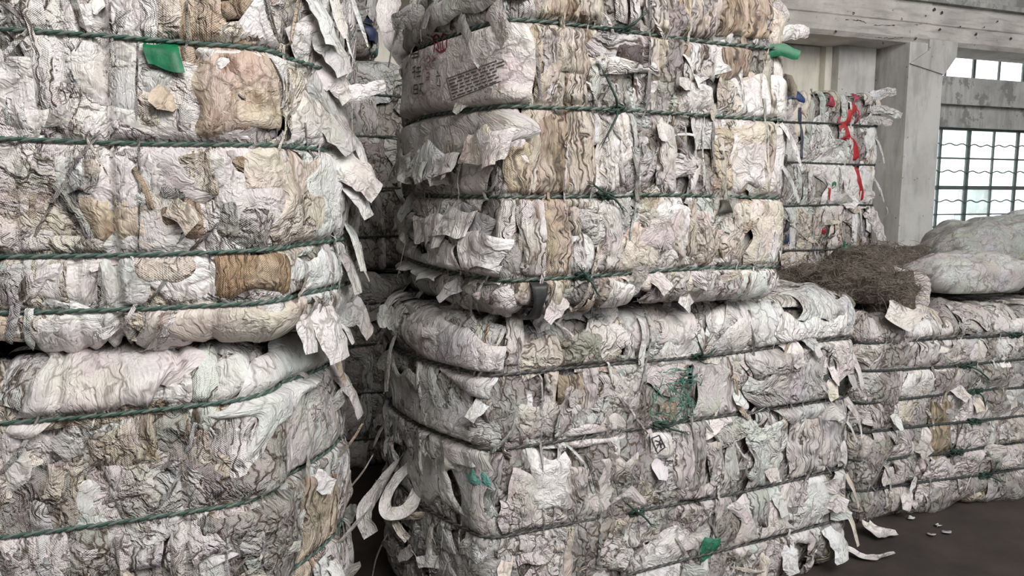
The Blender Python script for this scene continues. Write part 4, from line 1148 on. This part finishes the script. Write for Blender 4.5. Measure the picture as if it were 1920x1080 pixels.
# strips hanging at the top of the gap, from the left stack and from the middle stack
for pix, w, c, b in [([(622, -30, 2.1), (630, 10, 2.08), (642, 50, 2.06), (648, 72, 2.05)], .028, 'white', upL), ([(655, -30, 2.15), (668, 20, 2.14), (682, 60, 2.13), (690, 88, 2.13)], .012, 'cool', upL),
                     ([(735, -20, 2.86), (728, 30, 2.82), (742, 85, 2.78), (766, 138, 2.74)], .085, 'white', upC), ([(648, 60, 2.1), (655, 90, 2.1), (662, 110, 2.1)], .006, 'cool', upL)]:
    _sd[0] += 1
    ribbon('loose_strip', [at_depth(*q) for q in pix], (1, .1, .15), w, b.root, (*PAL[c], .05), .004, 30, 6, M_SMOOTH, _sd[0], (.8, 1, .9, .3), .1, .2)
# threads
for pix, b in [([(786, 20, 2.55), (788, 45, 2.53), (790, 78, 2.5)], upC), ([(705, 648, 2.7), (722, 620, 2.66), (750, 600, 2.62), (800, 588, 2.56)], lowC), ([(745, 520, 2.75), (752, 490, 2.72), (760, 455, 2.7)], upC), ([(609, 690, 2.1), (612, 720, 2.1), (618, 745, 2.1)], lowL),
               ([(1655, 395, 4.95), (1662, 388, 4.9), (1664, 402, 4.9), (1650, 408, 4.95)], bck)]:
    V, F = tube(spline([at_depth(*q) for q in pix], 16), .0014, 4)
    new_obj('loose_thread', raw_mesh('loose_thread', V, F), M_SMOOTH, b.root, (.8, .79, .76, 0))
# film and cloth at the right edge of the bale before the column
for a in [(1632, 185, 20, .16, .07, .3, .1, 'cool'), (1635, 205, -10, .17, .06, .4, .1, 'cool'), (1630, 228, 5, .12, .06, .4, .2, 'grey'), (1640, 265, -80, .14, .06, .2, .1, 'cool'), (1645, 340, -70, .14, .06, .3, .1, 'cool'), (1630, 400, -60, .30, .12, .15, .15, 'pink')]:
    flap(bck, *a, mat=M_FILM)
# green netting on the lower middle bale
rgn = np.random.default_rng(8); parts = []
for k in range(18):
    x0 = rgn.uniform(1225, 1298); y0 = rgn.uniform(692, 778)
    pl = [(x0, y0)]
    for q in range(4): pl.append((np.clip(pl[-1][0] + rgn.normal(0, 14), 1212, 1304), np.clip(pl[-1][1] + rgn.normal(0, 16), 688, 784)))
    q = np.array([(*lowC.pick(*p), 0) for p in pl]); c = spline(q, 22)
    parts.append(tube(lowC.surf(c[:, 0], c[:, 1], np.full(22, .030) + .006 * np.sin(np.arange(22))), .0016, 4))
V, F = merge(parts)
o = new_obj('netting_shreds', raw_mesh('netting_shreds', V, F), M_TINT, lowC.root, (.05, .22, .16, 1)); o['kind'] = 'stuff'; o['label'] = 'tangled green netting shreds'
# printed emblem beside a knot
em = P(lowC, 1216, 812, 1252, 854, 'white', .05, d0=.03, smooth=True, amp=.002, mat=M_SMOOTH, edge=.05)
ink(lowC, bvh_of(em), [[(1222, 822), (1236, 816)], [(1236, 816), (1247, 838)], [(1247, 838), (1232, 850)], [(1232, 850), (1222, 822)], [(1228, 826), (1238, 830), (1240, 840)], [(1239, 824), (1230, 842)], [(1230, 834), (1242, 832)]], .004, BLK, 'printed_emblem')

# ------------------------------------------------------------------ sacks and fibre mat on the low right bale
def blob(name, ctr, rad, rotz, seed, color, mat, label=None, cat=None, n=54, m=90, amp=.02, parent=None, sq=.75, kind=None, cell=.5):
    rg = np.random.default_rng(seed)
    ph = np.linspace(-.5 * np.pi, .5 * np.pi, n)[:, None]; th = np.linspace(0, 2 * np.pi, m + 1)[:-1][None]
    f = lambda v, e: np.sign(v) * np.abs(v) ** e
    cx = f(np.cos(ph), .8) * f(np.cos(th), sq); cy = f(np.cos(ph), .8) * f(np.sin(th), sq); cz = f(np.sin(ph), .9) + 0 * th
    X, Y, Z = cx * rad[0], cy * rad[1], cz * rad[2]
    k = amp * (1.2 * pn(X * 7 + seed, Y * 7 + Z * 6) + .6 * pn(X * 17 + seed, Y * 17 + Z * 15)) + amp * .9 * (worley(X + .3 * Z, Y - .3 * Z, rg, .11, .8) - .5) * np.cos(ph)
    r = np.sqrt(X ** 2 + Y ** 2 + Z ** 2) + 1e-6
    X = X * (1 + k / r); Y = Y * (1 + k / r); Z = np.maximum(Z + np.where(Z > -rad[2] * .5, k, 0), -rad[2] * .62)
    c, q = math.cos(rotz), math.sin(rotz)
    V = np.stack([ctr[0] + X * c - Y * q, ctr[1] + X * q + Y * c, ctr[2] + Z], -1).reshape(-1, 3)
    uv = np.stack([X + 0 * Z, Y + Z], -1).reshape(-1, 2)
    me = raw_mesh(name, V, grid_faces(n, m, True), uv)
    o = new_obj(name, me, mat, parent, color)
    if label: tag(o, label, cat)
    if kind: o['kind'] = kind
    return o, V
TOP = rgt.z1 + .045
def on_top(x, y, Y, rz):
    p = at_depth(x, y, Y); return (p[0], p[1], TOP + rz * .62)
blob('plastic_sack', on_top(1806, 540, 3.84, .14), (.33, .20, .12), .3, 3, (.50, .495, .485, .02), M_SMOOTH, 'rounded pale grey sack bulging over the low right bale', 'sack', amp=.022)
blob('plastic_sheet_heap', on_top(1890, 490, 4.30, .2), (.62, .26, .25), .33, 4, (.36, .37, .36, .1), M_SMOOTH, 'dull grey plastic sheet heap below the window', 'plastic sheet', amp=.03)
blob('plastic_sack', (*at_depth(1915, 446, 4.40)[:2], 1.33), (.15, .12, .09), .3, 6, (.55, .56, .55, .0), M_SMOOTH, 'small pale lump of sacking on the grey sheet heap', 'sack', n=30, m=44, amp=.02)
blob('plastic_sack', on_top(1960, 560, 3.98, .13), (.18, .15, .12), .3, 7, (*PAL['grey'], .02), M_SMOOTH, 'shaded grey sack at the right edge behind the pale sack', 'sack', amp=.03)
def fibre_material():
    N = NT('brown_fibre')
    tc = N.new('ShaderNodeTexCoord'); p = tc.outputs['Object']
    w = N.vmath('ADD', p, N.vmath('MULTIPLY', N.noise(p, 6, 2).outputs['Color'], (.25, .25, .25)))
    a = N.noise(N.vmath('MULTIPLY', w, (.25, 1, 1)), 110, 3, .7).outputs[0]; b = N.noise(N.vmath('MULTIPLY', w, (1, .3, 1)), 70, 3, .7).outputs[0]
    f = N.math('MAXIMUM', a, b)
    N.link(N.mix(N.ramp(f, .45, .75), (.085, .065, .052, 1), (.30, .25, .205, 1)), N.b.inputs['Base Color'])
    N.b.inputs['Roughness'].default_value = .9
    N.link(N.bump(f, 1.0, .03), N.b.inputs['Normal'])
    return N.m
M_FIBRE = fibre_material()
mat_ = empty('fibre_mat', on_top(1640, 520, 3.75, 0)); tag(mat_, 'dark brown hairy fibre mat folded over the bale corner', 'fibre mat')
VV = []
for x, y, Y, rad, rz, sd_, nm in [(1655, 500, 4.02, (.30, .24, .13), .3, 11, 'rear_fold'), (1612, 530, 3.58, (.24, .24, .10), .6, 12, 'front_fold'), (1530, 512, 3.78, (.30, .17, .07), .3, 13, 'side_fold'), (1668, 560, 3.42, (.10, .10, .13), .2, 14, 'hanging_fold')]:
    p = at_depth(x, y, Y)
    o, V = blob(nm, (p[0], p[1], max(TOP + rad[2] * .62, 0) if nm != 'hanging_fold' else .98), rad, rz, sd_, (.2, .15, .1, 1), M_FIBRE, n=40, m=60, amp=.055, parent=mat_, sq=1.0)
    VV.append(V)
VV = np.concatenate(VV); rgh = np.random.default_rng(9); parts = []
for k in range(5200):
    p = VV[rgh.integers(len(VV))]
    if p[2] < TOP: continue
    d = rgh.normal(0, 1, 3) * np.array([1, .6, .35]); d /= np.linalg.norm(d)
    L = rgh.uniform(.03, .09)
    parts.append(tube(spline([p, p + d * L * .5 + rgh.normal(0, .006, 3) + (0, 0, .008), p + d * L], 5), .0011, 3))
V, F = merge(parts)
o = new_obj('fibres', raw_mesh('fibres', V, F), plain_material('loose_brown_fibre', (.30, .25, .205), .8, 8, .8), mat_); o['kind'] = 'stuff'
# crumpled shoulder sheet on the white flap between mat and sack
ribbon('bag_flap', [at_depth(1690, 490, 3.95), at_depth(1706, 525, 3.62), at_depth(1700, 570, 3.36), at_depth(1680, 610, 3.26)], (1, .2, 0), .17, rgt.root, (*PAL['pink'], .05), .007, 40, 18, M_SMOOTH, 77, (.6, 1, 1, .7), .1, .05)
ribbon('bag_flap', [at_depth(1640, 455, 4.5), at_depth(1672, 462, 4.3), at_depth(1690, 468, 4.2)], (.2, 1, .3), .05, rgt.root, (*PAL['white'], 0), .006, 20, 8, M_SMOOTH, 78, (.6, 1, .6), .2, .3)

# ------------------------------------------------------------------ litter on the floor
def scrap(name, pix, width, color, label, cat, wdir=(.3, 1, .1), taper=(1, 1), seed=5, lift=.02):
    pts = []
    for x, y, zz in pix:
        r = ray(x, y); t = (zz - 1.5) / r[2]; pts.append(CAMP + r * t)
    o = ribbon(name, pts, wdir, width, None, (*PAL[color], .1), .006, 30, 8, M_SMOOTH, seed, taper, .12, .25)
    tag(o, label, cat); return o
scrap('sheet_scrap', [(1618, 985, .05), (1640, 1000, .015), (1682, 1000, .02)], .13, 'white', 'curled white sheet scrap on the floor beside the widest bale', 'scrap', taper=(.5, 1, .3), seed=31)
scrap('torn_strap', [(1588, 1030, .03), (1620, 1046, .01), (1650, 1044, .012), (1678, 1036, .03)], .05, 'white', 'pale torn strap lying on the floor beside the widest bale', 'strap', taper=(1, 1, .7, .3), seed=32)
LITTER = ['grey plastic shred, middle one of three out on the dark floor', 'grey plastic shred, rightmost of three out on the dark floor', 'grey plastic shred, leftmost of three out on the dark floor',
          'pale shred on the floor just below the low right bale corner', 'pale shred between the widest bale and the low right bale', 'pale shred at the foot of the low right bale, uppermost of three',
          'pale shred at the foot of the low right bale, rightmost of three', 'pale shred at the foot of the low right bale, leftmost of three']
rgl = np.random.default_rng(14)
for k, (x, y) in enumerate([(1752, 983), (1768, 994), (1740, 1000), (1700, 968), (1672, 958), (1815, 915), (1830, 928), (1800, 932)]):
    a = rgl.uniform(0, 6)
    o = scrap('litter_scrap', [(x, y, .004), (x + 7, y + 2, .012), (x + 14, y + 1, .006)], rgl.uniform(.015, .04), 'grey' if k < 3 else 'cool', LITTER[k], 'scrap', (math.cos(a), math.sin(a), .2), (.4, 1, .3), 40 + k)
    o['group'] = 'plastic shreds on the floor'
